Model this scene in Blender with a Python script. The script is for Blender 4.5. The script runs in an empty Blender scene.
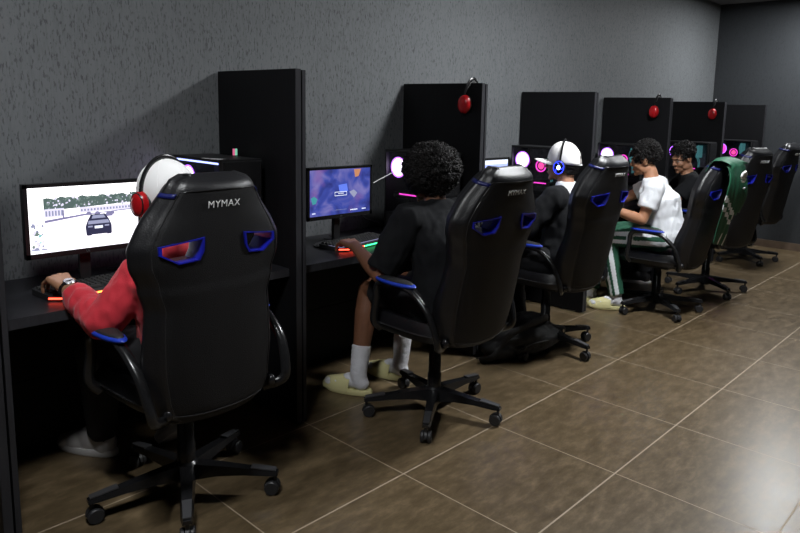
import bpy, bmesh, math, random
from mathutils import Vector, Matrix, noise, Euler
V = Vector
random.seed(7)
scn = bpy.context.scene
COL = scn.collection
R = math.radians

# ------------------------------------------------------------------ materials
def new_mat(name):
    m = bpy.data.materials.new(name); m.use_nodes = True
    nt = m.node_tree; b = nt.nodes['Principled BSDF']
    return m, nt, b

def mat(name, col, rough=.5, metal=0, spec=.5, bump=0, bscale=60, var=0, vscale=8, coat=0, sheen=0):
    m, nt, b = new_mat(name)
    b.inputs['Base Color'].default_value = (*col, 1)
    b.inputs['Roughness'].default_value = rough
    b.inputs['Metallic'].default_value = metal
    b.inputs['Specular IOR Level'].default_value = spec
    b.inputs['Coat Weight'].default_value = coat
    b.inputs['Sheen Weight'].default_value = sheen
    tc = nt.nodes.new('ShaderNodeTexCoord')
    if bump:
        n = nt.nodes.new('ShaderNodeTexNoise'); n.inputs['Scale'].default_value = bscale; n.inputs['Detail'].default_value = 4
        bp = nt.nodes.new('ShaderNodeBump'); bp.inputs['Strength'].default_value = bump; bp.inputs['Distance'].default_value = .01
        nt.links.new(tc.outputs['Object'], n.inputs['Vector']); nt.links.new(n.outputs['Fac'], bp.inputs['Height'])
        nt.links.new(bp.outputs['Normal'], b.inputs['Normal'])
    if var:
        n = nt.nodes.new('ShaderNodeTexNoise'); n.inputs['Scale'].default_value = vscale; n.inputs['Detail'].default_value = 5
        r = nt.nodes.new('ShaderNodeValToRGB')
        r.color_ramp.elements[0].position = .3; r.color_ramp.elements[1].position = .7
        r.color_ramp.elements[0].color = (*[c*(1-var) for c in col], 1); r.color_ramp.elements[1].color = (*[min(1, c*(1+var)) for c in col], 1)
        nt.links.new(tc.outputs['Object'], n.inputs['Vector']); nt.links.new(n.outputs['Fac'], r.inputs['Fac'])
        nt.links.new(r.outputs['Color'], b.inputs['Base Color'])
    return m

def emit(name, col, s):
    m, nt, b = new_mat(name)
    b.inputs['Base Color'].default_value = (*[c*.3 for c in col], 1)
    b.inputs['Roughness'].default_value = .3
    b.inputs['Emission Color'].default_value = (*col, 1)
    b.inputs['Emission Strength'].default_value = s
    return m

def math_node(nt, op, a, b=None, clamp=False):
    n = nt.nodes.new('ShaderNodeMath'); n.operation = op; n.use_clamp = clamp
    for i, v in enumerate((a, b)):
        if v is None: continue
        if isinstance(v, (int, float)): n.inputs[i].default_value = v
        else: nt.links.new(v, n.inputs[i])
    return n.outputs[0]

TILE = .62; GX = .0524; GY = -.645
def floor_mat():
    m, nt, b = new_mat('brown_floor_tile'); L = nt.links
    tc = nt.nodes.new('ShaderNodeTexCoord'); sx = nt.nodes.new('ShaderNodeSeparateXYZ'); L.new(tc.outputs['Object'], sx.inputs[0])
    lines = []; cells = []
    for out, off in ((sx.outputs['X'], GX), (sx.outputs['Y'], GY)):
        a = math_node(nt, 'DIVIDE', math_node(nt, 'SUBTRACT', out, off), TILE)
        cells.append(math_node(nt, 'FLOOR', a))
        fr = math_node(nt, 'FRACT', a)
        d = math_node(nt, 'MINIMUM', fr, math_node(nt, 'SUBTRACT', 1.0, fr))
        lines.append(math_node(nt, 'LESS_THAN', d, .0032 if off == GX else .0052))
    g = math_node(nt, 'MAXIMUM', lines[0], lines[1])
    cx = nt.nodes.new('ShaderNodeCombineXYZ'); L.new(cells[0], cx.inputs[0]); L.new(cells[1], cx.inputs[1])
    wn = nt.nodes.new('ShaderNodeTexWhiteNoise'); L.new(cx.outputs[0], wn.inputs['Vector'])
    va = nt.nodes.new('ShaderNodeVectorMath'); va.operation = 'ADD'; L.new(tc.outputs['Object'], va.inputs[0])
    vs = nt.nodes.new('ShaderNodeVectorMath'); vs.operation = 'SCALE'; L.new(wn.outputs['Color'], vs.inputs[0]); vs.inputs['Scale'].default_value = 9
    L.new(vs.outputs[0], va.inputs[1])
    mp = nt.nodes.new('ShaderNodeMapping'); mp.inputs['Scale'].default_value = (1, 2.2, 1); L.new(va.outputs[0], mp.inputs[0])
    n1 = nt.nodes.new('ShaderNodeTexNoise'); n1.inputs['Scale'].default_value = 10; n1.inputs['Detail'].default_value = 9; n1.inputs['Roughness'].default_value = .68
    n1.inputs['Distortion'].default_value = .15
    L.new(mp.outputs[0], n1.inputs['Vector'])
    r = nt.nodes.new('ShaderNodeValToRGB'); e = r.color_ramp.elements
    e[0].position = .25; e[0].color = (.058, .039, .020, 1); e[1].position = .76; e[1].color = (.190, .135, .077, 1)
    k = r.color_ramp.elements.new(.5); k.color = (.108, .077, .042, 1)
    L.new(n1.outputs['Fac'], r.inputs['Fac'])
    mx = nt.nodes.new('ShaderNodeMixRGB'); L.new(g, mx.inputs['Fac']); L.new(r.outputs['Color'], mx.inputs['Color1']); mx.inputs['Color2'].default_value = (.36, .29, .21, 1)
    L.new(mx.outputs[0], b.inputs['Base Color'])
    L.new(math_node(nt, 'ADD', math_node(nt, 'MULTIPLY', n1.outputs['Fac'], .16), math_node(nt, 'ADD', math_node(nt, 'MULTIPLY', g, .3), .235)), b.inputs['Roughness'])
    b.inputs['Specular IOR Level'].default_value = .5
    bp = nt.nodes.new('ShaderNodeBump'); bp.inputs['Strength'].default_value = .25; bp.inputs['Distance'].default_value = .002
    L.new(math_node(nt, 'SUBTRACT', math_node(nt, 'MULTIPLY', n1.outputs['Fac'], .3), g), bp.inputs['Height']); L.new(bp.outputs['Normal'], b.inputs['Normal'])
    return m

def plaster_mat(name, c0, c1, amt=.5):
    m, nt, b = new_mat(name); L = nt.links
    tc = nt.nodes.new('ShaderNodeTexCoord')
    def nz(scale, sc, det=5, rough=.6):
        mp = nt.nodes.new('ShaderNodeMapping'); mp.inputs['Scale'].default_value = sc; L.new(tc.outputs['Object'], mp.inputs[0])
        n = nt.nodes.new('ShaderNodeTexNoise'); n.inputs['Scale'].default_value = scale; n.inputs['Detail'].default_value = det; n.inputs['Roughness'].default_value = rough
        L.new(mp.outputs[0], n.inputs['Vector']); return n.outputs['Fac']
    st = nz(85, (1, 1, .11)); pit = nz(120, (1, 1, .3), 3); big = nz(2.2, (1, 1, 1))
    r = nt.nodes.new('ShaderNodeValToRGB'); r.color_ramp.elements[0].position = .36; r.color_ramp.elements[1].position = .46
    L.new(pit, r.inputs['Fac'])
    h = math_node(nt, 'ADD', math_node(nt, 'MULTIPLY', st, .7), math_node(nt, 'MULTIPLY', r.outputs['Color'], .6))
    cr = nt.nodes.new('ShaderNodeValToRGB'); cr.color_ramp.elements[0].color = (*c0, 1); cr.color_ramp.elements[1].color = (*c1, 1)
    cr.color_ramp.elements[0].position = .3; cr.color_ramp.elements[1].position = 1.15 if False else 1.0
    L.new(math_node(nt, 'ADD', h, math_node(nt, 'MULTIPLY', math_node(nt, 'SUBTRACT', big, .5), .3)), cr.inputs['Fac'])
    L.new(cr.outputs['Color'], b.inputs['Base Color'])
    b.inputs['Roughness'].default_value = .62; b.inputs['Specular IOR Level'].default_value = .3
    bp = nt.nodes.new('ShaderNodeBump'); bp.inputs['Strength'].default_value = amt; bp.inputs['Distance'].default_value = .004
    L.new(h, bp.inputs['Height']); L.new(bp.outputs['Normal'], b.inputs['Normal'])
    return m

def wood_black(name, col, rough=.45):
    m, nt, b = new_mat(name); L = nt.links
    tc = nt.nodes.new('ShaderNodeTexCoord'); mp = nt.nodes.new('ShaderNodeMapping'); mp.inputs['Scale'].default_value = (1, 1, .07)
    L.new(tc.outputs['Object'], mp.inputs[0])
    n = nt.nodes.new('ShaderNodeTexNoise'); n.inputs['Scale'].default_value = 55; n.inputs['Detail'].default_value = 6
    L.new(mp.outputs[0], n.inputs['Vector'])
    r = nt.nodes.new('ShaderNodeValToRGB'); r.color_ramp.elements[0].color = (*[c*.7 for c in col], 1); r.color_ramp.elements[1].color = (*[c*1.5 for c in col], 1)
    L.new(n.outputs['Fac'], r.inputs['Fac']); L.new(r.outputs['Color'], b.inputs['Base Color'])
    b.inputs['Roughness'].default_value = rough; b.inputs['Specular IOR Level'].default_value = .2
    bp = nt.nodes.new('ShaderNodeBump'); bp.inputs['Strength'].default_value = .12; bp.inputs['Distance'].default_value = .002
    L.new(n.outputs['Fac'], bp.inputs['Height']); L.new(bp.outputs['Normal'], b.inputs['Normal'])
    return m

def glass_mat():
    m, nt, b = new_mat('smoked_side_glass'); L = nt.links
    nt.nodes.remove(b)
    tr = nt.nodes.new('ShaderNodeBsdfTransparent'); tr.inputs[0].default_value = (.8, .8, .83, 1)
    gl = nt.nodes.new('ShaderNodeBsdfGlossy'); gl.inputs['Roughness'].default_value = .05
    fr = nt.nodes.new('ShaderNodeLayerWeight'); fr.inputs[0].default_value = .5
    f4 = math_node(nt, 'ADD', math_node(nt, 'MULTIPLY', math_node(nt, 'POWER', fr.outputs['Facing'], 5.0), .9), .04)
    mx = nt.nodes.new('ShaderNodeMixShader'); L.new(f4, mx.inputs[0]); L.new(tr.outputs[0], mx.inputs[1]); L.new(gl.outputs[0], mx.inputs[2])
    L.new(mx.outputs[0], nt.nodes['Material Output'].inputs['Surface'])
    return m

def game_lobby_mat():
    m, nt, b = new_mat('blue_game_screen'); L = nt.links
    tc = nt.nodes.new('ShaderNodeTexCoord')
    n = nt.nodes.new('ShaderNodeTexNoise'); n.inputs['Scale'].default_value = 9; n.inputs['Detail'].default_value = 3; n.inputs['Distortion'].default_value = 1
    L.new(tc.outputs['Object'], n.inputs['Vector'])
    r = nt.nodes.new('ShaderNodeValToRGB'); e = r.color_ramp.elements
    e[0].position = .3; e[0].color = (.025, .03, .17, 1); e[1].position = .72; e[1].color = (.22, .20, .50, 1)
    k = e.new(.5); k.color = (.05, .075, .38, 1)
    L.new(n.outputs['Fac'], r.inputs['Fac'])
    n2 = nt.nodes.new('ShaderNodeTexNoise'); n2.inputs['Scale'].default_value = 5; L.new(tc.outputs['Object'], n2.inputs['Vector'])
    r2 = nt.nodes.new('ShaderNodeValToRGB'); r2.color_ramp.elements[0].position = .55; r2.color_ramp.elements[1].position = .75
    L.new(n2.outputs['Fac'], r2.inputs['Fac'])
    mx = nt.nodes.new('ShaderNodeMixRGB'); L.new(r2.outputs['Color'], mx.inputs[0]); L.new(r.outputs['Color'], mx.inputs[1]); mx.inputs[2].default_value = (.28, .10, .30, 1)
    b.inputs['Base Color'].default_value = (0, 0, 0, 1)
    L.new(mx.outputs[0], b.inputs['Emission Color']); b.inputs['Emission Strength'].default_value = 1.0
    b.inputs['Roughness'].default_value = .3
    return m

M = {}
M['floor'] = floor_mat()
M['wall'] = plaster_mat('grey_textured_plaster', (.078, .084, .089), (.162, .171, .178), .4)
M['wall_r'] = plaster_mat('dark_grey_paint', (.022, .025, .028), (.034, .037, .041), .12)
M['ceil'] = mat('ceiling_paint', (.22, .22, .23), .8)
M['base'] = mat('brown_skirting_tile', (.12, .085, .06), .4, var=.25, vscale=12)
M['lam'] = wood_black('black_laminate', (.005, .005, .006), .55)
M['edge'] = wood_black('laminate_edge_band', (.03, .03, .034), .42)
M['top'] = wood_black('black_worktop_laminate', (.016, .016, .019), .38)
M['leather'] = mat('black_leatherette', (.0065, .0065, .008), .40, spec=.55, bump=.15, bscale=180)
M['fabric'] = mat('black_chair_shell', (.0065, .0065, .0075), .55, spec=.28, bump=.3, bscale=400)
M['plastic'] = mat('black_gloss_plastic', (.012, .012, .013), .25, spec=.5)
M['matte'] = mat('black_matte_plastic', (.02, .02, .022), .5)
M['blackin'] = mat('black_interior', (.006, .006, .007), .6)
M['board'] = mat('circuit_board', (.12, .11, .13), .5, var=.5, vscale=40)
M['greycap'] = mat('grey_leg_plate', (.05, .05, .054), .4)
M['pipe'] = mat('grey_piping', (.09, .09, .095), .3)
M['seam'] = mat('dark_piping', (.028, .028, .03), .25)
M['blue'] = mat('royal_blue_plastic', (.008, .012, .30), .3)
M['bluepad'] = mat('royal_blue_pad', (.015, .05, .48), .38)
M['bluel'] = mat('blue_leatherette', (.006, .010, .10), .4)
M['white'] = mat('white_print', (.8, .8, .8), .5)
M['chrome'] = mat('brushed_metal', (.5, .5, .52), .25, 1)
M['red'] = mat('red_gloss_plastic', (.42, .008, .012), .25, coat=.3)
M['cushion'] = mat('black_cushion', (.02, .02, .02), .6)
M['skin_b'] = mat('brown_skin', (.36, .18, .10), .5, bump=.1, bscale=200, var=.12, vscale=14)
M['skin_d'] = mat('dark_brown_skin', (.20, .088, .048), .48, bump=.1, bscale=200, var=.12, vscale=14)
M['skin_l'] = mat('tan_skin', (.42, .2, .11), .5, bump=.1, bscale=200, var=.1, vscale=14)
M['skin_m'] = mat('light_brown_skin', (.34, .165, .095), .5, bump=.1, bscale=200, var=.1, vscale=14)
M['hair'] = mat('black_hair', (.007, .006, .006), .55, spec=.3)
M['redshirt'] = mat('red_shirt_cloth', (.60, .02, .038), .75, bump=.2, bscale=300, sheen=.2)
M['blackshirt'] = mat('black_shirt_cloth', (.008, .0085, .010), .9, spec=.2, bump=.2, bscale=300)
M['whiteshirt'] = mat('white_tee_cloth', (.80, .82, .86), .85, bump=.2, bscale=300)
M['blackcloth'] = mat('black_trouser_cloth', (.008, .008, .01), .85)
M['whitecap'] = mat('white_cap_cloth', (.93, .92, .92), .8, bump=.2, bscale=300)
M['sock'] = mat('white_sock', (.72, .72, .76), .9, bump=.5, bscale=260)
M['slide'] = mat('pale_yellow_foam', (.68, .63, .32), .55, bump=.1, bscale=60)
M['shoe'] = mat('white_sneaker', (.6, .58, .58), .6)
M['green'] = mat('green_jersey', (.012, .10, .05), .6, bump=.25, bscale=260)
M['greenp'] = mat('green_trouser_cloth', (.015, .09, .05), .75, bump=.2, bscale=260)
M['bag'] = mat('black_nylon', (.009, .009, .010), .55, bump=.5, bscale=260)
M['glass'] = glass_mat()
M['whitecable'] = mat('white_cable', (.7, .7, .7), .5)
M['lips'] = mat('lip_skin', (.3, .10, .08), .45)
M['eyew'] = mat('eye_white', (.32, .29, .27), .3)
M['iris'] = mat('dark_iris', (.02, .01, .008), .15)
M['lobby'] = game_lobby_mat()
for k, c, s in [('e_white', (1, .98, 1), 2.2), ('e_road', (.98, .93, 1), 1.7), ('e_tree', (.10, .15, .14), .9), ('e_tree2', (.19, .26, .24), .9), ('e_fence', (.25, .24, .42), .9),
                ('e_bld', (.75, .72, .9), 1.1), ('e_win', (.32, .34, .5), .9), ('e_car', (.035, .04, .09), .8), ('e_car2', (.32, .34, .5), 1), ('e_pink', (1, .5, .75), 1.1),
                ('e_teal', (.3, .6, .6), 1), ('e_hud', (.8, .85, 1), 1.2), ('e_blue', (.12, .2, .8), 1.0), ('e_orange', (.7, .3, .15), .7), ('e_cyan', (.1, .55, .6), .5),
                ('e_lav', (.42, .5, .95), 1.1), ('led_red', (1, .06, .03), 6), ('led_or', (1, .25, .04), 5), ('led_green', (.04, .9, .25), 4),
                ('rgb_fan', (1, .86, 1), 7), ('rgb_violet', (.45, .12, 1), 5), ('rgb_pink', (1, .08, .35), 2.0), ('rgb_mag', (.8, .05, .5), 2.6), ('rgb_teal', (.12, .4, .4), .5), ('rgb_blue', (.35, .42, 1), 5),
                ('cup_blue', (.02, .04, 1), 4), ('cup_core', (.6, .8, 1), 5), ('keyglow', (.35, .35, .6), .5), ('tag_pink', (1, .2, .4), .6), ('tag_green', (.3, .9, .6), .6),
                ('lamp', (1, .97, .93), 1)]:
    M[k] = emit(k, c, s)

# ------------------------------------------------------------------ mesh helpers
def finish(name, bm, m, parent=None, smooth=None, mats=None, bevel=0):
    me = bpy.data.meshes.new(name)
    if bevel:
        es = [e for e in bm.edges if len(e.link_faces) == 2 and e.calc_face_angle(0) > .6]
        bmesh.ops.bevel(bm, geom=es, offset=bevel, segments=2, profile=.6, affect='EDGES')
    bmesh.ops.recalc_face_normals(bm, faces=bm.faces)
    bm.to_mesh(me); bm.free()
    for mm in (mats or [m]): me.materials.append(mm)
    o = bpy.data.objects.new(name, me); COL.objects.link(o)
    if smooth is not None:
        for p in me.polygons: p.use_smooth = True
        if smooth < 180:
            me.set_sharp_from_angle(angle=R(smooth))
    if parent: o.parent = parent
    return o

def thing(name, label, cat, loc=(0, 0, 0), rz=0, group=None):
    o = bpy.data.objects.new(name, None); COL.objects.link(o)
    o.empty_display_size = .1
    o.location = loc; o.rotation_euler = (0, 0, rz); o['label'] = label; o['category'] = cat
    if group: o['group'] = group
    return o

def tag(o, label, cat, group=None):
    o['label'] = label; o['category'] = cat
    if group: o['group'] = group
    return o

def struct(name, bm, m):
    o = finish(name, bm, m); o['kind'] = 'structure'; return o

def dup(root, loc, rz, label, group=None):
    def cp(o, p):
        c = o.copy(); COL.objects.link(c)
        if p: c.parent = p
        for ch in o.children: cp(ch, c)
        return c
    r = cp(root, None); r.location = loc; r.rotation_euler = (0, 0, rz); r['label'] = label
    if group: r['group'] = group
    return r

def box(bm, x0, x1, y0, y1, z0, z1, mi=0, mx=None):
    vs = [bm.verts.new(V((x, y, z)) if mx is None else mx @ V((x, y, z))) for z in (z0, z1) for y in (y0, y1) for x in (x0, x1)]
    fs = [(0, 2, 3, 1), (4, 5, 7, 6), (0, 1, 5, 4), (2, 6, 7, 3), (0, 4, 6, 2), (1, 3, 7, 5)]
    for f in fs:
        fc = bm.faces.new([vs[i] for i in f]); fc.material_index = mi
    return vs

def frame_for(d):
    d = d.normalized()
    up = V((0, 0, 1)) if abs(d.z) < .9 else V((1, 0, 0))
    a = d.cross(up).normalized(); b = a.cross(d).normalized()
    return a, b

def tube(bm, pts, r, n=10, closed=False, mi=0, flat=1.0):
    pts = [V(p) for p in pts]; N = len(pts)
    rs = r if isinstance(r, (list, tuple)) else [r]*N
    rings = []; pa = None
    for i, p in enumerate(pts):
        if closed: d = pts[(i+1) % N]-pts[i-1]
        else: d = pts[min(i+1, N-1)]-pts[max(i-1, 0)]
        d.normalize()
        if pa is None: a, b = frame_for(d)
        else:
            a = (pa-d*pa.dot(d)).normalized(); b = a.cross(d).normalized()
        pa = a
        rings.append([bm.verts.new(p+(a*math.cos(t)+b*math.sin(t)*flat)*rs[i]) for t in [2*math.pi*k/n for k in range(n)]])
    for i in range(N if closed else N-1):
        A, B = rings[i], rings[(i+1) % N]
        for k in range(n):
            f = bm.faces.new([A[k], A[(k+1) % n], B[(k+1) % n], B[k]]); f.material_index = mi
    if not closed:
        for rg in (rings[0], rings[-1]):
            f = bm.faces.new(rg); f.material_index = mi
    return rings

def curve_pts(ctrl, n=6):
    # Catmull-Rom through control points
    c = [V(p) for p in ctrl]; out = []
    P = [c[0]*2-c[1]]+c+[c[-1]*2-c[-2]]
    for i in range(1, len(P)-2):
        for k in range(n):
            t = k/n
            out.append(.5*((2*P[i])+(P[i+1]-P[i-1])*t+(2*P[i-1]-5*P[i]+4*P[i+1]-P[i+2])*t*t+(3*P[i]-P[i-1]-3*P[i+1]+P[i+2])*t**3))
    out.append(c[-1]); return out

def lathe(bm, prof, n=20, mx=Matrix(), mi=0):
    rings = []
    for r, z in prof:
        rings.append([bm.verts.new(mx @ V((r*math.cos(2*math.pi*k/n), r*math.sin(2*math.pi*k/n), z))) for k in range(n)])
    for A, B in zip(rings, rings[1:]):
        for k in range(n):
            f = bm.faces.new([A[k], A[(k+1) % n], B[(k+1) % n], B[k]]); f.material_index = mi
    for rg in (rings[0], rings[-1]):
        if prof[0][0] > 0: 
            f = bm.faces.new(rg); f.material_index = mi

def blob(bm, c, r, rot=None, seg=16, mx=None):
    m = Matrix.Translation(V(c)) @ (rot.to_4x4() if rot else Matrix()) @ Matrix.Diagonal((*r, 1))
    if mx: m = mx @ m
    bmesh.ops.create_uvsphere(bm, u_segments=seg, v_segments=seg//2+2, radius=1, matrix=m)

def rcone(bm, p0, r0, p1, r1, n=14, caps=True, flat0=False, flat1=False):
    p0, p1 = V(p0), V(p1)
    tube(bm, [p0, p1], [r0, r1], n)
    if caps:
        if not flat0: blob(bm, p0, (r0,)*3, seg=n)
        if not flat1: blob(bm, p1, (r1,)*3, seg=n)

def chain(bm, pts, rs, n=14, flat0=False, flat1=False):
    for i in range(len(pts)-1):
        rcone(bm, pts[i], rs[i], pts[i+1], rs[i+1], n, True, flat0 and i == 0, flat1 and i == len(pts)-2)

def loft(bm, rings, n=24, power=2.4):
    # rings: (centre, lateral dir, depth dir, rx, ry)
    R_ = []
    for c, l, d, rx, ry in rings:
        c, l, d = V(c), V(l).normalized(), V(d).normalized(); q = []
        for k in range(n):
            t = 2*math.pi*k/n; ct, st = math.cos(t), math.sin(t)
            q.append(bm.verts.new(c+l*rx*math.copysign(abs(ct)**(2/power), ct)+d*ry*math.copysign(abs(st)**(2/power), st)))
        R_.append(q)
    for A, B in zip(R_, R_[1:]):
        for k in range(n): bm.faces.new([A[k], A[(k+1) % n], B[(k+1) % n], B[k]])
    bm.faces.new(R_[0]); bm.faces.new(R_[-1])

def remeshed(bm, voxel=.006, smooth=4, wrinkle=0, wscale=10, stretch=(1, 1, 1), keep=None):
    bmesh.ops.recalc_face_normals(bm, faces=bm.faces)
    me = bpy.data.meshes.new('tmp'); bm.to_mesh(me); bm.free()
    o = bpy.data.objects.new('tmp', me); COL.objects.link(o)
    md = o.modifiers.new('r', 'REMESH'); md.mode = 'VOXEL'; md.voxel_size = voxel; md.adaptivity = 0
    if smooth:
        ms = o.modifiers.new('s', 'SMOOTH'); ms.iterations = smooth; ms.factor = .5
    bpy.context.view_layer.update()
    dg = bpy.context.evaluated_depsgraph_get()
    m2 = bpy.data.meshes.new_from_object(o.evaluated_get(dg))
    out = bmesh.new(); out.from_mesh(m2)
    bpy.data.objects.remove(o); bpy.data.meshes.remove(me); bpy.data.meshes.remove(m2)
    if wrinkle:
        out.normal_update()
        for v in out.verts:
            q = V((v.co.x*stretch[0], v.co.y*stretch[1], v.co.z*stretch[2]))*wscale
            s = noise.noise(q+V((3, 1, 7)))
            w = 1-abs(s)*2.2
            v.co += v.normal*wrinkle*(w*.6+.5*noise.noise(q*2.3))
    return out

def boolean_cut(bm, cutter_bm):
    obs = []
    for b in (bm, cutter_bm):
        bmesh.ops.recalc_face_normals(b, faces=b.faces)
        me = bpy.data.meshes.new('t'); b.to_mesh(me); b.free()
        o = bpy.data.objects.new('t', me); COL.objects.link(o); obs.append(o)
    md = obs[0].modifiers.new('b', 'BOOLEAN'); md.operation = 'DIFFERENCE'; md.object = obs[1]; md.solver = 'EXACT'
    bpy.context.view_layer.update()
    m2 = bpy.data.meshes.new_from_object(obs[0].evaluated_get(bpy.context.evaluated_depsgraph_get()))
    out = bmesh.new(); out.from_mesh(m2)
    for o in obs:
        me = o.data; bpy.data.objects.remove(o); bpy.data.meshes.remove(me)
    bpy.data.meshes.remove(m2)
    return out

def text_mesh(name, body, size, mx, m, parent, extrude=.0006, shear=.0, space=1.0, bold=0):
    cu = bpy.data.curves.new('txt', 'FONT'); cu.body = body; cu.size = size; cu.extrude = extrude; cu.align_x = 'CENTER'; cu.align_y = 'CENTER'
    cu.shear = shear; cu.space_character = space; cu.offset = bold
    o = bpy.data.objects.new('txt', cu); COL.objects.link(o); bpy.context.view_layer.update()
    me = bpy.data.meshes.new_from_object(o.evaluated_get(bpy.context.evaluated_depsgraph_get()))
    bpy.data.objects.remove(o); bpy.data.curves.remove(cu)
    me.transform(mx); me.materials.clear(); me.materials.append(m); me.name = name
    r = bpy.data.objects.new(name, me); COL.objects.link(r); r.parent = parent
    return r

# ------------------------------------------------------------------ room
WX, WY = 6.62, .64
X0, Y0, H = -4.6, -5.2, 2.8
b = bmesh.new(); box(b, X0-.1, WX+.1, Y0-.1, WY+.1, -.1, 0); struct('floor', b, M['floor'])
b = bmesh.new(); box(b, X0-.1, WX+.1, Y0-.1, WY+.1, H, H+.1); struct('ceiling', b, M['ceil'])
b = bmesh.new(); box(b, X0, WX, WY, WY+.1, 0, H); struct('wall_back', b, M['wall'])
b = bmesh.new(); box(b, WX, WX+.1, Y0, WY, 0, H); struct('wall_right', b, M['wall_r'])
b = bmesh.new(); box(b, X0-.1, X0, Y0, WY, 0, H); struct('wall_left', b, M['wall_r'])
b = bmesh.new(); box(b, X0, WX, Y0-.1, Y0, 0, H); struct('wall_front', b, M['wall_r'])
b = bmesh.new(); box(b, WX-.012, WX, Y0, WY-.012, 0, .085); o = struct('baseboard_right', b, M['base'])
b = bmesh.new(); box(b, X0, WX-.012, WY-.012, WY, 0, .085); struct('baseboard_back', b, M['base'])

# ceiling lights
def ceiling_light(x, y, power, label, s=.22):
    t = thing('ceiling_light', label, 'ceiling light', (x, y, H), group='round panel lights on the ceiling')
    b = bmesh.new(); lathe(b, [(s+.02, 0), (s+.02, -.012), (s, -.02), (s, -.012)], 40); finish('frame', b, M['white'], t, 40)
    b = bmesh.new(); lathe(b, [(s, -.010), (s-.001, -.016)], 40)
    m = emit('lamp_%d' % int(power), (.96, .985, 1), power)
    finish('diffuser', b, m, t)
    return t
ceiling_light(2.05, -1.15, 200, 'round white panel light on the ceiling above the third workstation')
ceiling_light(-1.45, -1.15, 98, 'round white panel light on the ceiling above the first workstation')
ceiling_light(5.75, -.72, 150, 'round white panel light on the ceiling nearest the far right wall')

# ------------------------------------------------------------------ dividers and desks
DX = [-1.20, 0, 1.3, 2.6, 3.9, 5.2, 6.5]
ordn = ['at the left edge, left of the red-shirted player', 'between the red-shirted player and the player with the afro', 'behind the player with the afro',
        'behind the player in the white cap', 'behind the player in the white tee', 'nearest the purple-lit PC', 'last of the row, closest to the far grey wall']
DH = 1.634
for k, x in enumerate(DX):
    g = None
    extra = 'tall black desk divider with red headphones, ' if k in (2, 4, 5) else 'tall black desk divider '
    t = thing('desk_divider', extra+ordn[k], 'divider', (x, 0, 0), group='desk dividers along the wall')
    for x0, x1, zt in ((0, .030, DH), (.036, .055, DH-.004)):
        b = bmesh.new(); box(b, x0, x1, 0, WY-.014, .012, zt); o = finish('side_panel', b, M['lam'], t, bevel=.0015)
        b = bmesh.new(); box(b, x0+.001, x1-.001, -.0022, 0.0004, .013, zt-.001); finish('edge_band', b, M['edge'], t)
    for yy in (.05, WY-.08):
        b = bmesh.new(); lathe(b, [(.02, 0), (.02, .012)], 12, Matrix.Translation((.028, yy, 0))); finish('levelling_foot', b, M['matte'], t, 40)

dlab = ['first workstation under the bright racing game monitor', 'second workstation under the blue monitor beside the afro player', 'third workstation in front of the player in the white cap',
        'fourth workstation in front of the player in the white tee', 'fifth workstation behind the player leaning in black', 'sixth workstation at the far end by the grey wall']
for k in range(6):
    xa = DX[k]+.056; xb = DX[k+1]-.001
    t = thing('desk', 'black laminate desk spanning the '+dlab[k], 'desk', ((xa+xb)/2, .05, 0), group='black desks between the dividers')
    w = (xb-xa)/2
    b = bmesh.new(); box(b, -w, w, 0, WY-.064, .707, .745); finish('worktop', b, M['top'], t, bevel=.002)
    b = bmesh.new(); box(b, -w+.001, w-.001, -.0015, .0004, .709, .743); finish('front_edge_band', b, M['edge'], t)
    b = bmesh.new(); box(b, -w, w, .535, .551, .325, .7065); finish('modesty_panel', b, M['lam'], t, bevel=.001)
    b = bmesh.new(); box(b, -w, w, .540, .556, .004, .318); finish('modesty_panel', b, M['lam'], t, bevel=.001)
    b = bmesh.new(); lathe(b, [(.032, .7455), (.032, .749), (.024, .749), (.022, .7455)], 24, Matrix.Translation((0, .5, 0))); finish('cable_grommet', b, M['matte'], t, 40)

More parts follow.
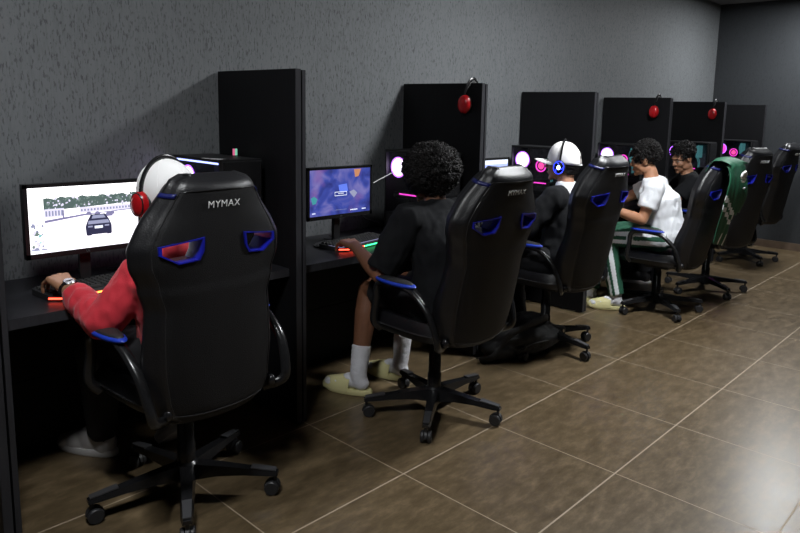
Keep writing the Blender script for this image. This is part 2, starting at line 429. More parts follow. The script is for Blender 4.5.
# left end desk seen at picture edge: nothing beyond the divider is visible
# ------------------------------------------------------------------ monitors
def monitor(x, y, rz, w, h, zb, label, kind):
    t = thing('monitor', label, 'monitor', (x, y, .745), rz, None)
    z0 = zb-.745; z1 = z0+h; bz = .014
    b = bmesh.new(); box(b, -w/2, w/2, 0, .028, z0, z1); box(b, -w*.32, w*.32, .028, .048, z0+h*.12, z1-h*.2)
    finish('casing', b, M['plastic'], t, bevel=.003)
    fr = bmesh.new()
    for a in ((-w/2, -w/2+bz, z0, z1), (w/2-bz, w/2, z0, z1), (-w/2, w/2, z1-bz, z1), (-w/2, w/2, z0, z0+bz+.006)):
        box(fr, a[0], a[1], -.004, .001, a[2], a[3])
    finish('bezel', fr, M['plastic'], t)
    b = bmesh.new(); box(b, -.02, .02, .03, .05, .012, z0+.08); finish('stand_neck', b, M['plastic'], t, bevel=.003)
    b = bmesh.new()
    vs = []
    lathe(b, [(.001, 0), (1, 0), (1, .4), (.9, .8), (.001, 1)], 32, Matrix.Translation((0, .05, 0)) @ Matrix.Diagonal((.125, .085, .014, 1)))
    finish('stand_base', b, M['plastic'], t, 40)
    # screen
    sw, sh = w-2*bz, h-2*bz-.006; sx, sz = -sw/2, z0+bz+.006
    mats = []; bm = bmesh.new(); depth = [0]; big = [0]
    def mi(m):
        if m not in mats: mats.append(m)
        return mats.index(m)
    def poly(pts, m, d=None):
        depth[0] += .00002
        if big[0]: pts = [(.61+(p[0]-.62)*1.2, .63+(p[1]-.64)*1.25) for p in pts]
        vs = [bm.verts.new((sx+p[0]*sw, -.0006-depth[0], sz+(1-p[1])*sh)) for p in pts]
        f = bm.faces.new(vs); f.material_index = mi(M[m])
    def rect(x0, y0, x1, y1, m): poly([(x0, y0), (x1, y0), (x1, y1), (x0, y1)], m)
    if kind == 'race':
        rect(0, 0, 1, 1, 'e_white'); rect(.12, .47, 1, 1, 'e_road')
        rnd = random.Random(3)
        top = [(.13+.87*i/40, .17+.05*noise.noise(V((i*.35, 2, 0)))) for i in range(41)]
        poly(top+[(.97, .32), (.13, .36)], 'e_tree')
        for i in range(240):
            cx = rnd.uniform(.14, .97); cy = rnd.uniform(.16, .33); r_ = rnd.uniform(.006, .018)
            poly([(cx+r_*math.cos(a)*.6, cy+r_*math.sin(a)*1.2) for a in [j*math.pi/3 for j in range(6)]], rnd.choice(['e_tree', 'e_tree2', 'e_tree', 'e_tree2', 'e_bld']))
        rect(.13, .33, .30, .46, 'e_bld')
        for i in range(6): rect(.14+i*.027, .36, .155+i*.027, .44, 'e_win')
        rect(.44, .34, .97, .43, 'e_bld')
        for i in range(17): rect(.45+i*.03, .37, .466+i*.03, .405, 'e_win')
        poly([(.13, .50), (.5, .44), (.5, .47), (.13, .54)], 'e_fence')
        rect(.285, .36, .30, .5, 'e_fence')
        poly([(.5, .445), (1, .42), (1, .435), (.5, .465)], 'e_fence')
        for cx, cy, s in ((.52, .445, .5), (.60, .455, .55), (.71, .475, .7), (.74, .46, .5)):
            poly([(cx-.05*s, cy+.03*s), (cx-.04*s, cy-.02*s), (cx-.02*s, cy-.05*s), (cx+.02*s, cy-.05*s), (cx+.04*s, cy-.02*s), (cx+.05*s, cy+.03*s), (cx+.05*s, cy+.06*s), (cx-.05*s, cy+.06*s)], 'e_fence')
        cx, cy = .62, .64; big[0] = 1
        poly([(cx-.10, cy+.13), (cx-.105, cy+.02), (cx-.085, cy-.06), (cx-.06, cy-.13), (cx+.05, cy-.13), (cx+.08, cy-.06), (cx+.10, cy+.02), (cx+.10, cy+.13)], 'e_car')
        poly([(cx-.085, cy-.005), (cx-.08, cy-.05), (cx+.075, cy-.05), (cx+.085, cy-.005)], 'e_car2')
        poly([(cx-.055, cy-.075), (cx-.045, cy-.118), (cx+.04, cy-.118), (cx+.055, cy-.075)], 'e_car2')
        rect(cx-.035, cy+.02, cx+.03, cy+.055, 'e_hud'); rect(cx-.085, cy+.015, cx-.05, cy+.035, 'e_car2'); rect(cx+.045, cy+.015, cx+.08, cy+.035, 'e_car2')
        rect(cx-.095, cy+.085, cx-.06, cy+.14, 'e_car'); rect(cx+.06, cy+.085, cx+.095, cy+.14, 'e_car')
        big[0] = 0
        for i in range(9): rect(.17+i*.011, .80, .177+i*.011, .83, 'e_pink')
        for i in range(9): rect(.17+i*.011, .845, .177+i*.011, .86, 'e_pink')
        for i in range(26):
            cx = rnd.uniform(.015, .11); cy = rnd.uniform(.55, .95); s = rnd.uniform(.01, .03)
            poly([(cx, cy-s*2), (cx+s, cy), (cx, cy+s), (cx-s, cy+s*.5)], rnd.choice(['e_teal', 'e_win', 'e_tree2', 'e_bld', 'e_white']))
        for i in range(5): rect(.02+i*.012, .17+.02*(i % 2), .028+i*.012, .19+.02*(i % 2), 'e_win')
        for i in range(7): rect(.36+i*.02, .10, .37+i*.02, .125, 'e_bld')
        rect(.0, .93, .14, .95, 'e_car2')
    elif kind == 'lobby':
        rect(0, 0, 1, 1, 'lobby')
        poly([(.46, .35), (.60, .33), (.62, .5), (.48, .52)], 'e_blue')
        poly([(.72, .02), (.84, .02), (.80, .18), (.74, .2)], 'e_orange')
        poly([(.02, .60), (.07, .56), (.12, .62), (.10, .72), (.05, .74)], 'e_cyan')
        poly([(.64, .52), (.72, .48), (.78, .56), (.72, .66)], 'e_win')
        for z in (.50, .58):
            rect(.40, z, .60, z+.012, 'e_hud')
        rect(.40, .5, .405, .585, 'e_hud'); rect(.595, .5, .6, .585, 'e_hud')
        for i in range(5): rect(.46+i*.018, .53, .472+i*.018, .55, 'e_hud')
        for x_, n_ in ((.66, 7), (.86, 4), (.04, 3)):
            for i in range(n_): rect(x_+i*.018, .92, x_+.013+i*.018, .945, 'e_hud')
        rect(.40, .9, .6, .906, 'e_win')
    else:
        rect(0, 0, 1, 1, 'e_lav'); rect(0, 0, 1, .12, 'e_hud')
    finish('screen', bm, None, t, mats=mats)
    text_mesh('maker_lettering', 'LG', .011, Matrix.Translation((0, -.0048, z0+.010)) @ Matrix.Rotation(R(90), 4, 'X'), M['pipe'], t)
    return t
monitor(-.772, .30, R(0), .432, .280, .885, 'black monitor showing a bright racing game on the nearest desk', 'race')
monitor(.512, .30, R(0), .440, .272, .898, 'black monitor showing a dark blue game menu beside the afro player', 'lobby')
monitor(1.79, .30, R(0), .440, .272, .898, 'black monitor with pale lavender screen glimpsed behind the second gaming chair', 'plain')

# ------------------------------------------------------------------ PC towers
def pc_tower():
    t = thing('pc_tower', 'x', 'computer', (0, 0, .745), group='PC towers on the desks')
    W, D, Z0, Z1 = .205, .42, .015, .49
    b = bmesh.new()
    box(b, W-.004, W, 0, D, Z0, Z1); box(b, 0, W, 0, D, Z1-.004, Z1); box(b, 0, W, 0, D, Z0, Z0+.004); box(b, 0, W, D-.004, D, Z0, Z1)
    box(b, 0, W, 0, .012, Z0, Z1)
    box(b, 0, W, .012, D, Z0, Z0+.10)
    finish('case_body', b, M['matte'], t)
    b = bmesh.new(); box(b, -.004, 0, .005, D-.005, Z0+.10, Z1-.003); finish('side_glass', b, M['glass'], t)
    b = bmesh.new()
    for a in ((0, D, Z1-.012, Z1), (0, .012, Z0, Z1), (D-.01, D, Z0, Z1), (0, D, Z0+.088, Z0+.102)):
        box(b, -.006, .003, a[0], a[1], a[2], a[3])
    finish('glass_frame', b, M['blackin'], t)
    b = bmesh.new(); box(b, .01, W-.01, -.008, 0, Z0+.01, Z1-.01)
    for i in range(9): box(b, .03, W-.03, -.0105, -.008, .08+i*.04, .092+i*.04)
    finish('front_panel', b, M['plastic'], t, bevel=.0015)
    b = bmesh.new(); lathe(b, [(.004, 0), (.008, 0), (.008, .002), (.0, .002)], 14, Matrix.Translation((.05, .03, Z1)));  finish('power_button', b, M['chrome'], t)
    b = bmesh.new(); box(b, W-.012, W-.006, .09, D-.03, Z0+.13, Z1-.03); finish('motherboard', b, M['board'], t)
    # rear fan: frame, glowing ring, hub, blades; faces the glass
    fc = (.045, D-.075, .385)
    fan = bmesh.new()
    mx = Matrix.Translation(fc) @ Matrix.Rotation(R(-90), 4, 'Y')
    lathe(fan, [(.058, -.012), (.062, -.012), (.062, .012), (.058, .012)], 32, mx, 0)
    f = finish('rear_fan', fan, M['matte'], t, 40)
    b = bmesh.new(); lathe(b, [(.0005, .0155), (.050, .0155), (.052, .0125), (.0005, .0125)], 32, mx); finish('fan_glow', b, M['rgb_fan'], f, 40)
    b = bmesh.new()
    tube(b, [mx @ V((.058*math.cos(a), .058*math.sin(a), .012)) for a in [i*math.pi/16 for i in range(32)]], .004, 6, True); finish('fan_ring', b, M['rgb_violet'], f, 40)
    mx = Matrix.Translation((W-.07, .225, .345)) @ Matrix.Rotation(R(-90), 4, 'Y')
    b = bmesh.new(); lathe(b, [(.048, -.04), (.048, .03), (.03, .034), (.0005, .034)], 28, mx)
    c = finish('cpu_cooler', b, M['blackin'], t, 40)
    b = bmesh.new(); tube(b, [mx @ V((.041*math.cos(a), .041*math.sin(a), .036)) for a in [i*math.pi/14 for i in range(28)]], .005, 6, True); finish('cooler_ring', b, M['rgb_mag'], c, 40)
    b = bmesh.new(); lathe(b, [(.026, .034), (.024, .038), (.0005, .038)], 20, mx); finish('cooler_cap', b, M['rgb_pink'], c, 40)
    b = bmesh.new(); box(b, .03, W-.014, .10, D-.04, .205, .235); g = finish('graphics_card', b, M['blackin'], t, bevel=.003)
    b = bmesh.new(); box(b, .0285, .03, .13, D-.09, .222, .230); finish('light_strip', b, M['rgb_mag'], g)
    b = bmesh.new()
    for i in range(4): box(b, .10, W-.014, .13+i*.009, .134+i*.009, .33, .45)
    ram = finish('memory_sticks', b, M['rgb_teal'], t)
    b = bmesh.new(); pts = curve_pts([(.1, .12, .24), (.05, .1, .3), (.06, .14, .40), (.15, .16, .455)], 6); tube(b, pts, .004, 6); 
    tube(b, [V(p)+V((0, .012, -.01)) for p in pts], .004, 6); finish('cable_loom', b, M['rgb_teal'], t, 60)
    b = bmesh.new()
    b.free()
    for x_ in (.03, W-.03):
        for y_ in (.04, D-.04):
            b = bmesh.new(); lathe(b, [(.012, 0), (.014, Z0)], 12, Matrix.Translation((x_, y_, 0))); finish('foot', b, M['matte'], t)
    return t
tw = pc_tower()
tw.location = (-.25, .19, .745); tw['label'] = 'black glass-sided PC tower behind the red-shirted player, beside the first tall divider'
for x, y, l in ((1.05, .10, 'black glass-sided PC tower with glowing white fan beside the afro player'),
                (2.35, .10, 'black glass-sided PC tower with glowing white and pink fans left of the white cap'),
                (3.65, .10, 'black glass-sided PC tower with glowing fan above the third gaming chair'),
                (4.93, .02, 'dim glass-sided PC tower behind the head of the smiling leaning player'),
                (6.22, .02, 'glass-sided PC tower with purple glow at the last desk')):
    r = dup(tw, (x, y, .745), 0, l)
    if x > 4.5:
        for ch in list(r.children):
            if ch.name.startswith('rear_fan'):
                for c2 in ch.children:
                    if c2.name.startswith('fan_glow'):
                        c2.data = c2.data.copy(); c2.data.materials[0] = M['rgb_mag'] if x > 6 else M['rgb_teal']
ls = bmesh.new(); box(ls, .004, .012, .03, .40, .468, .484); finish('light_strip', ls, M['rgb_blue'], tw)
b = bmesh.new(); box(b, 0, .009, 0, .006, 0, .035); box(b, .012, .021, 0, .006, 0, .035, 1)
box(b, -.001, .022, -.001, .007, 0, .004, 2)
o = finish('usb_dongle', b, None, None, mats=[M['tag_pink'], M['tag_green'], M['matte']]); o.location = (-.068, .388, 1.2352)
tag(o, 'tiny pink and green stick on top of the nearest PC tower', 'dongle')
b = bmesh.new()
pts = [(-.255, .345), (-.235, .24), (-.20, .24)]
vs = [b.verts.new((x, y, 1.2352)) for x, y in pts]+[b.verts.new((x, y, 1.2365)) for x, y in pts]
b.faces.new(vs[:3]); b.faces.new(vs[3:])
for i in range(3): b.faces.new([vs[i], vs[(i+1) % 3], vs[3+(i+1) % 3], vs[3+i]])
tag(finish('paper_scrap', b, M['white']), 'small white triangular paper scrap on the nearest PC tower', 'paper')
b = bmesh.new(); tube(b, curve_pts([(.80, .36, 1.06), (.90, .38, 1.085), (1.0, .36, 1.125), (1.043, .34, 1.14)], 6), .0025, 6)
tag(finish('white_cable', b, M['whitecable'], None, 60), 'thin white cable running from the blue monitor to the PC tower', 'cable')
b = bmesh.new()
tube(b, curve_pts([(.62, .36, 1.0), (.78, .42, .86), (.95, .47, .8), (1.0, .5, .752)], 6), .004, 6)
tag(finish('monitor_cable', b, M['matte'], None, 60), 'black cable sagging behind the blue monitor', 'cable')

# ------------------------------------------------------------------ keyboards / mouse
def keyboard(x, y, rz, w, label, left, right, glow):
    t = thing('keyboard', label, 'keyboard', (x, y, .746), rz)
    d = .17
    b = bmesh.new()
    pts = [(-w/2, .02), (-w/2+.03, -.012), (-w*.18, -.012), (-w*.14, -.022), (w*.14, -.022), (w*.18, -.012), (w/2-.03, -.012), (w/2, .02), (w/2, d-.02), (w/2-.02, d), (-w/2+.02, d), (-w/2, d-.02)]
    lo = [b.verts.new((p[0], p[1], 0)) for p in pts]; hi = [b.verts.new((p[0], p[1], .018+.006*p[1]/d)) for p in pts]
    b.faces.new(lo); b.faces.new(hi)
    for i in range(len(pts)): b.faces.new([lo[i], lo[(i+1) % 12], hi[(i+1) % 12], hi[i]])
    finish('case', b, M['matte'], t)
    for a0, a1, m in ((0, 3, left), (5, 7, right), (3, 5, right)):
        b = bmesh.new(); tube(b, [(pts[i][0]*1.004, pts[i][1]-.0025, .010) for i in range(a0, a1+1)], .0035, 6); finish('light_bar', b, M[m], t)
    b = bmesh.new()
    rows = 6; cols = 19
    for r_ in range(rows):
        for c in range(cols):
            x0 = -w/2+.012+c*(w-.024)/cols; y0 = .012+r_*(d-.03)/rows; z = .019+.006*y0/d
            kw, kd = (w-.024)/cols-.0035, (d-.03)/rows-.0035
            if r_ == 0 and 4 <= c <= 8:
                if c == 4: kw = kw*5+.0035*4
                else: continue
            vs = box(b, x0, x0+kw, y0, y0+kd, z, z+.008)
            for v in vs[4:]:
                v.co.x += (x0+kw/2-v.co.x)*.2; v.co.y += (y0+kd/2-v.co.y)*.2
    finish('keys', b, M['cushion'], t)
    b = bmesh.new(); box(b, -w/2+.01, w/2-.01, .01, d-.014, .0185, .0215); finish('key_backlight', b, M[glow], t)
    b = bmesh.new(); tube(b, curve_pts([(.02, d, .01), (.03, d+.05, .004), (-.01, d+.11, .004), (0, d+.14, .004)], 6), .003, 6); finish('cord', b, M['matte'], t, 60)
    return t
keyboard(-.735, .200, R(6), .44, 'black keyboard with red light strip under the red-shirted player\'s hand', 'led_red', 'led_or', 'blackin')
keyboard(.62, .205, R(10), .43, 'black keyboard with red and green light strip under the afro player\'s hand', 'led_red', 'led_green', 'keyglow')
keyboard(1.88, .18, 0, .43, 'black keyboard in front of the player in the white cap', 'led_red', 'led_green', 'keyglow')

def mouse(x, y, rz, label):
    t = thing('mouse', label, 'mouse', (x, y, .746), rz)
    b = bmesh.new(); blob(b, (0, 0, .006), (.031, .058, .030))
    bmesh.ops.bisect_plane(b, geom=b.verts[:]+b.edges[:]+b.faces[:], plane_co=(0, 0, 0), plane_no=(0, 0, -1), clear_outer=True)
    finish('shell', b, M['plastic'], t, 50)
    b = bmesh.new(); lathe(b, [(.008, -.004), (.008, .004)], 14, Matrix.Translation((0, .03, .030)) @ Matrix.Rotation(R(90), 4, 'Y')); finish('scroll_wheel', b, M['led_red'], t)
mouse(-.40, .27, 0, 'black computer mouse in the right hand of the red-shirted player')

# ------------------------------------------------------------------ gaming chair
BACK_Y0, BACK_Z0, TILT = -.269, .434, R(11.5)
def hw(w):
    K = [(0, .165), (.02, .195), (.07, .215), (.18, .230), (.30, .228), (.38, .222), (.46, .242), (.54, .268), (.59, .270), (.65, .238), (.71, .196), (.76, .163), (.782, .152), (.798, .138), (.807, .120), (.812, .100)]
    for (a, p), (c, q) in zip(K, K[1:]):
        if w <= c:
            t = (w-a)/(c-a); t = t*t*(3-2*t) if a > .3 and c < .62 else t
            return p+(q-p)*t
    return K[-1][1]
def rear_y(s, w):
    e = abs(s)
    y = -.038 if w > .45 else -.040
    y += .050*e**2.6*(1 if w < .7 else 1-4*(w-.7))
    if e > .86: y += .022*((e-.86)/.14)**1.5
    if e > .84 and e < .89: y += .004
    y += .050*(max(0, (w-.765)/.047))**2.2*(1-.5*e*e) + .012*max(0, (.05-w)/.05)**2
    return y
def front_y(s, w):
    e = abs(s)
    y = .034+.088*max(0, (e-.5)/.5)**1.1*(1-.6*min(1, max(0, (w-.68)/.12)))+.03*min(1, max(0, (w-.66)/.08))*(1-e*.6)
    if e > .93: y -= .040*((e-.93)/.07)
    if w < .3: y += .02*math.sin(w/.3*math.pi)
    y -= .03*max(0, (w-.77)/.05)**2+.02*max(0, (.04-w)/.04)
    return y
HOLE = [(.078, .618), (.214, .600), (.214, .574), (.160, .543), (.096, .549), (.082, .575)]
def make_chair(kind):
    t = thing('gaming_chair', 'x', 'chair', group='black gaming chairs at the workstations')
    # --- star base
    b = bmesh.new(); lathe(b, [(.036, .055), (.045, .07), (.045, .125), (.036, .135), (.03, .14)], 24)
    sb = finish('star_base', b, M['plastic'], t, 40)
    leg = bmesh.new()
    secs = [(.030, .033, .068, .128), (.12, .028, .082, .120), (.22, .024, .084, .108), (.31, .022, .080, .098), (.345, .016, .078, .092)]
    prev = None
    for r_, hw_, z0, z1 in secs:
        q = [leg.verts.new(p) for p in ((r_, -hw_, z0), (r_, hw_, z0), (r_, hw_*.75, z1), (r_, -hw_*.75, z1))]
        if prev:
            for i in range(4): leg.faces.new([prev[i], prev[(i+1) % 4], q[(i+1) % 4], q[i]])
        else: leg.faces.new(q)
        prev = q
    leg.faces.new(prev)
    cap = bmesh.new(); q = [cap.verts.new(p) for p in ((.245, -.0165, .1080), (.338, -.0135, .0965), (.338, .0135, .0965), (.245, .0165, .1080))]; cap.faces.new(q)
    r5 = bmesh.ops.extrude_face_region(cap, geom=cap.faces[:]); 
    for v in [g for g in r5['geom'] if isinstance(g, bmesh.types.BMVert)]: v.co.z += .0045
    legme = finish('leg', leg, M['plastic'], sb, 40, bevel=.004)
    capo = finish('leg_plate', cap, M['greycap'], sb)
    cas = bmesh.new()
    for s in (-1, 1):
        mx = Matrix.Translation((.335-.012, s*.016, .0285)) @ Matrix.Rotation(R(90), 4, 'X')
        lathe(cas, [(.008, -.009), (.024, -.009), (.0275, -.005), (.0275, .005), (.024, .009), (.008, .009)], 24, mx)
    hood = [(.323+.031*math.cos(a), .0285+.031*math.sin(a)) for a in [R(d) for d in range(0, 181, 15)]]
    A = [cas.verts.new((x, -.006, z)) for x, z in hood]; B_ = [cas.verts.new((x, .006, z)) for x, z in hood]
    for i in range(len(A)-1): cas.faces.new([A[i], A[i+1], B_[i+1], B_[i]])
    cas.faces.new(A); cas.faces.new(B_); cas.faces.new([A[0], B_[0], B_[-1], A[-1]])
    lathe(cas, [(.007, .05), (.007, .085)], 10, Matrix.Translation((.333, 0, 0)))
    caso = finish('caster', cas, M['matte'], sb, 40)
    for i in range(1, 5):
        for o in (legme, capo, caso):
            c = o.copy(); COL.objects.link(c); c.parent = sb; c.rotation_euler = (0, 0, i*2*math.pi/5)
    for i, o in enumerate([c for c in sb.children if c.name.startswith('caster')]): pass
    # --- lift and mechanism
    b = bmesh.new(); lathe(b, [(.034, .10), (.034, .20), (.030, .205), (.030, .30), (.026, .305), (.026, .40), (.022, .40), (.022, .43)], 24)
    finish('gas_lift', b, M['plastic'], t, 40)
    b = bmesh.new(); box(b, -.10, .10, -.17, .14, .412, .440); box(b, -.06, .06, -.10, .08, .385, .414); tube(b, [(.05, .04, .40), (.24, .05, .405), (.29, .05, .40)], .006, 8)
    finish('tilt_mechanism', b, M['matte'], t, bevel=.003)
    # --- seat cushion
    n, m_ = 28, 28; b = bmesh.new(); g = {}
    for side in (0, 1):
        for i in range(n+1):
            for j in range(m_+1):
                s = -1+2*i/n; q = -1+2*j/m_
                e = max(abs(s), abs(q))
                sx, qy = s, q
                rr = (abs(s)**4+abs(q)**4)**.25
                k_ = e/rr if rr > 0 else 1
                x = s*k_*.255; y = .01+q*k_*.265
                z = .505+.035*max(0, (abs(s)-.55)/.45)**1.5-.035*max(0, (q-.6)/.4)**2 if side else .442
                if e > .93: z += (.478-z)*((e-.93)/.07)**1.5*.9
                g[side, i, j] = b.verts.new((x, y, z))
        for i in range(n):
            for j in range(m_): b.faces.new([g[side, i, j], g[side, i+1, j], g[side, i+1, j+1], g[side, i, j+1]])
    bmesh.ops.remove_doubles(b, verts=b.verts[:], dist=.0005)
    per = [(i, 0) for i in range(n)]+[(n, j) for j in range(m_)]+[(i, m_) for i in range(n, 0, -1)]+[(0, j) for j in range(m_, 0, -1)]
    for a, c in zip(per, per[1:]+per[:1]):
        vs = [g[0, a[0], a[1]], g[0, c[0], c[1]], g[1, c[0], c[1]], g[1, a[0], a[1]]]
        if all(v.is_valid for v in vs):
            try: b.faces.new(vs)
            except Exception: pass
    st = finish('seat', b, M['leather'], t, 50)
    b = bmesh.new()
    tube(b, [V((.256*math.copysign(abs(math.cos(a))**.5, math.cos(a)), .01+.266*math.copysign(abs(math.sin(a))**.5, math.sin(a)), .480)) for a in [i*math.pi/24 for i in range(48)]], .004, 6, True)
    finish('seat_piping', b, M['seam'], st, 60)
    # --- backrest
    BM = Matrix()
    b = bmesh.new(); g = {}; NW, NS = 60, 48
    for side in (0, 1):
        for i in range(NW+1):
            w = .812*i/NW
            for j in range(NS+1):
                s = -1+2*j/NS; s = math.copysign(abs(s)**.8, s)
                y = rear_y(s, w) if side == 0 else max(front_y(s, w), rear_y(s, w)+.032)
                g[side, i, j] = b.verts.new((hw(w)*s, y, w))
        for i in range(NW):
            for j in range(NS): b.faces.new([g[side, i, j], g[side, i+1, j], g[side, i+1, j+1], g[side, i, j+1]])
    per = [(0, j) for j in range(NS)]+[(i, NS) for i in range(NW)]+[(NW, j) for j in range(NS, 0, -1)]+[(i, 0) for i in range(NW, 0, -1)]
    rims = []
    ctr = V((0, 0, .45))
    for a in per:
        A, B_ = g[0, a[0], a[1]].co, g[1, a[0], a[1]].co; th = (B_-A).length
        if a[1] in (0, NS) and 0 < a[0] < NW: od = V((1 if a[1] == NS else -1, 0, 1.2*max(0, (A.z-.6)/.21))).normalized()
        else: od = V((A.x*7, 0, 1 if A.z > .4 else -1)).normalized()
        col = [g[0, a[0], a[1]]]
        for k in (1, 2, 3, 4): col.append(b.verts.new(A.lerp(B_, k/5)+od*min(.022, th*.28)*math.sin(math.pi*k/5)**.7))
        rims.append(col+[g[1, a[0], a[1]]])
    for A, B_ in zip(rims, rims[1:]+rims[:1]):
        for k in range(5): b.faces.new([A[k], B_[k], B_[k+1], A[k+1]])
    # close side strips by extra rounding
    cut = bmesh.new()
    for sg in (-1, 1):
        A = [cut.verts.new((sg*u, -.2, w)) for u, w in HOLE]; B_ = [cut.verts.new((sg*u, .2, w)) for u, w in HOLE]
        cut.faces.new(A); cut.faces.new(B_)
        for i in range(6): cut.faces.new([A[i], A[(i+1) % 6], B_[(i+1) % 6], B_[i]])
    b = boolean_cut(b, cut)
    b.transform(BM)
    for f in b.faces:
        c = BM.inverted() @ f.calc_center_median()
        e = abs(c.x)/max(.05, hw(min(.818, max(0, c.z))))
        f.material_index = 0 if (e > .86 or c.z > .768 or c.y > .02) else 1
    bk = finish('backrest', b, None, t, 42, mats=[M['leather'], M['fabric']])
    bk.location = (0, BACK_Y0, BACK_Z0); bk.rotation_euler = (TILT, 0, 0)
    for sg in (-1, 1):
        b = bmesh.new()
        c0 = V((sg*sum(p[0] for p in HOLE)/6, 0, sum(p[1] for p in HOLE)/6))
        ring = []
        for u, w in HOLE:
            s = u/hw(w); ring.append((u, w, rear_y(s, w), front_y(s, w)))
        rows = []
        for sc, which, dy in ((1.06, 'r', -.001), (1.06, 'r', -.0065), (.93, 'r', -.0065), (.91, 'r', .004), (.91, 'f', -.004), (.95, 'f', .006), (1.08, 'f', .006), (1.08, 'f', -.002)):
            row = []
            for u, w, ry, fy in ring:
                p = V((sg*u, 0, w)); p = c0+(p-c0)*sc; p.y = (ry if which == 'r' else fy)+dy
                row.append(b.verts.new(BM @ p))
            rows.append(row)
        for A, B_ in zip(rows, rows[1:]+rows[:1]):
            for i in range(6): b.faces.new([A[i], A[(i+1) % 6], B_[(i+1) % 6], B_[i]])
        finish('wing_rim', b, M['blue'], bk, 30, bevel=.0012)
    # piping following the outline on the rear face
    b = bmesh.new(); path = []
    for i in range(61):
        w = .03+.735*i/60; path.append((.875 if w > .12 else .875, w))
    ptsL = [BM @ V((-s*hw(w), rear_y(s, w)-.0015, w)) for s, w in path]
    ptsR = [BM @ V((s*hw(w), rear_y(s, w)-.0015, w)) for s, w in reversed(path)]
    top = [BM @ V((hw(.765)*s, rear_y(s, .765)-.0015, .765+.006*(1-s*s))) for s in [-.875+1.75*k/14 for k in range(1, 14)]]
    bot = [BM @ V((hw(.03)*s, rear_y(s, .03)-.0015, .03-.008*(1-s*s))) for s in [.875-1.75*k/14 for k in range(1, 14)]]
    tube(b, ptsL+top+ptsR+bot, .0016, 6, True)
    finish('piping', b, M['seam'], bk, 60)
    for sg in (-1, 1):
        b = bmesh.new(); rows = []
        prof = [(.90, 0), (.95, 0), (1.0, 0), (1.0, .25), (1.0, .5), (1.0, .75), (1.0, 1), (.9, 1)]
        for w in (.746, .753, .760):
            row = []
            for e, k in prof:
                ry, fy = rear_y(e, w), front_y(e, w); y = ry+(fy-ry)*k
                bul = min(.022, (fy-ry)*.28)*(math.sin(math.pi*k)**.7 if 0 < k < 1 else 0)
                x = hw(w)*e+bul+.0025*(1 if 0 <= k <= 1 else 0); y += -.003 if k == 0 else (.003 if k == 1 else 0)
                row.append(b.verts.new((sg*x, y, w+bul*.25+.0015)))
            rows.append(row)
        for A, B_ in zip(rows, rows[1:]):
            for k in range(7): b.faces.new([A[k], A[k+1], B_[k+1], B_[k]])
        o = finish('corner_trim', b, M['bluel'], bk, 60)
        md = o.modifiers.new('s', 'SOLIDIFY'); md.thickness = .002
    # logo lettering
    mx = BM @ Matrix.Translation((0, rear_y(.1, .722)-.0012, .722)) @ Matrix.Rotation(R(90), 4, 'X')
    text_mesh('logo_lettering', 'MYMAX', .033, mx, M['white'], bk, .0008, .1, 1.08, -.0004)
    # --- armrests
    for sg in (-1, 1):
        b = bmesh.new()
        ctrl = [(sg*.25, .12, .455), (sg*.285, .13, .50), (sg*.280, .12, .60), (sg*.284, .11, .665), (sg*.284, .06, .690), (sg*.284, -.05, .690), (sg*.284, -.13, .672),
                (sg*.280, -.215, .60), (sg*.270, -.255, .50), (sg*.255, -.255, .452), (sg*.19, -.22, .432)]
        tube(b, curve_pts(ctrl, 6), .015, 10, flat=1.3)
        ar = finish('armrest', b, M['plastic'], t, 60)
        b = bmesh.new(); blob(b, (sg*.284, -.01, .705), (.036, .130, .017), seg=20)
        finish('armrest_pad', b, M['bluepad'], ar, 60)
        b = bmesh.new(); blob(b, (sg*.284, -.01, .714), (.030, .112, .012), seg=20)
        finish('pad_top', b, M['matte'], ar, 60)
        b = bmesh.new(); blob(b, (sg*.205, -.250, .462), (.016, .020, .022)); finish('hinge_cover', b, M['plastic'], ar, 60)
    return t
CH = [(-.625, -.152, 3, -46, 'black gaming chair with blue trim occupied by the red-shirted player, nearest the camera'),
      (.575, -.338, -1.5, -72, 'black gaming chair with blue trim in which the player with the afro sits'),
      (1.79, -.19, 0, -25, 'black gaming chair with blue trim in which the player in the white cap sits'),
      (3.13, -.33, 2, 160, 'black gaming chair turned sideways with a green jersey hung on its back'),
      (4.03, -.37, -13, -55, 'black gaming chair just right of the green jersey, behind the leaning player'),
      (5.62, -.17, -3, -60, 'empty black gaming chair farthest away, against the far grey wall')]
first = make_chair(0); chairs = []
for i, (x, y, a, ba, l) in reversed(list(enumerate(CH))):
    if i == 0:
        r = first; r.location = (x, y, 0); r.rotation_euler = (0, 0, R(a)); r['label'] = l
    else: r = dup(first, (x, y, 0), R(a), l)
    chairs.append(r)
    for c in r.children:
        if c.name.startswith('star_base'): c.rotation_euler = (0, 0, R(ba-a))
        if c.name.startswith('backrest'): c.rotation_euler = (R((0, 11.5, 11.5, 13, 10, 10)[i]), 0, 0)
        if i == 0 and c.name.startswith('backrest'): c.location.x -= .018; c.location.z -= .006
        if i == 3 and not c.name.startswith(('star_base', 'gas_lift')): c.location.z -= .05
# ------------------------------------------------------------------ people
def head_matrix(c, fwd, up=(0, 0, 1)):
    f = V(fwd).normalized(); r = f.cross(V(up)).normalized(); u = r.cross(f)
    return Matrix(((r.x, f.x, u.x, c[0]), (r.y, f.y, u.y, c[1]), (r.z, f.z, u.z, c[2]), (0, 0, 0, 1)))

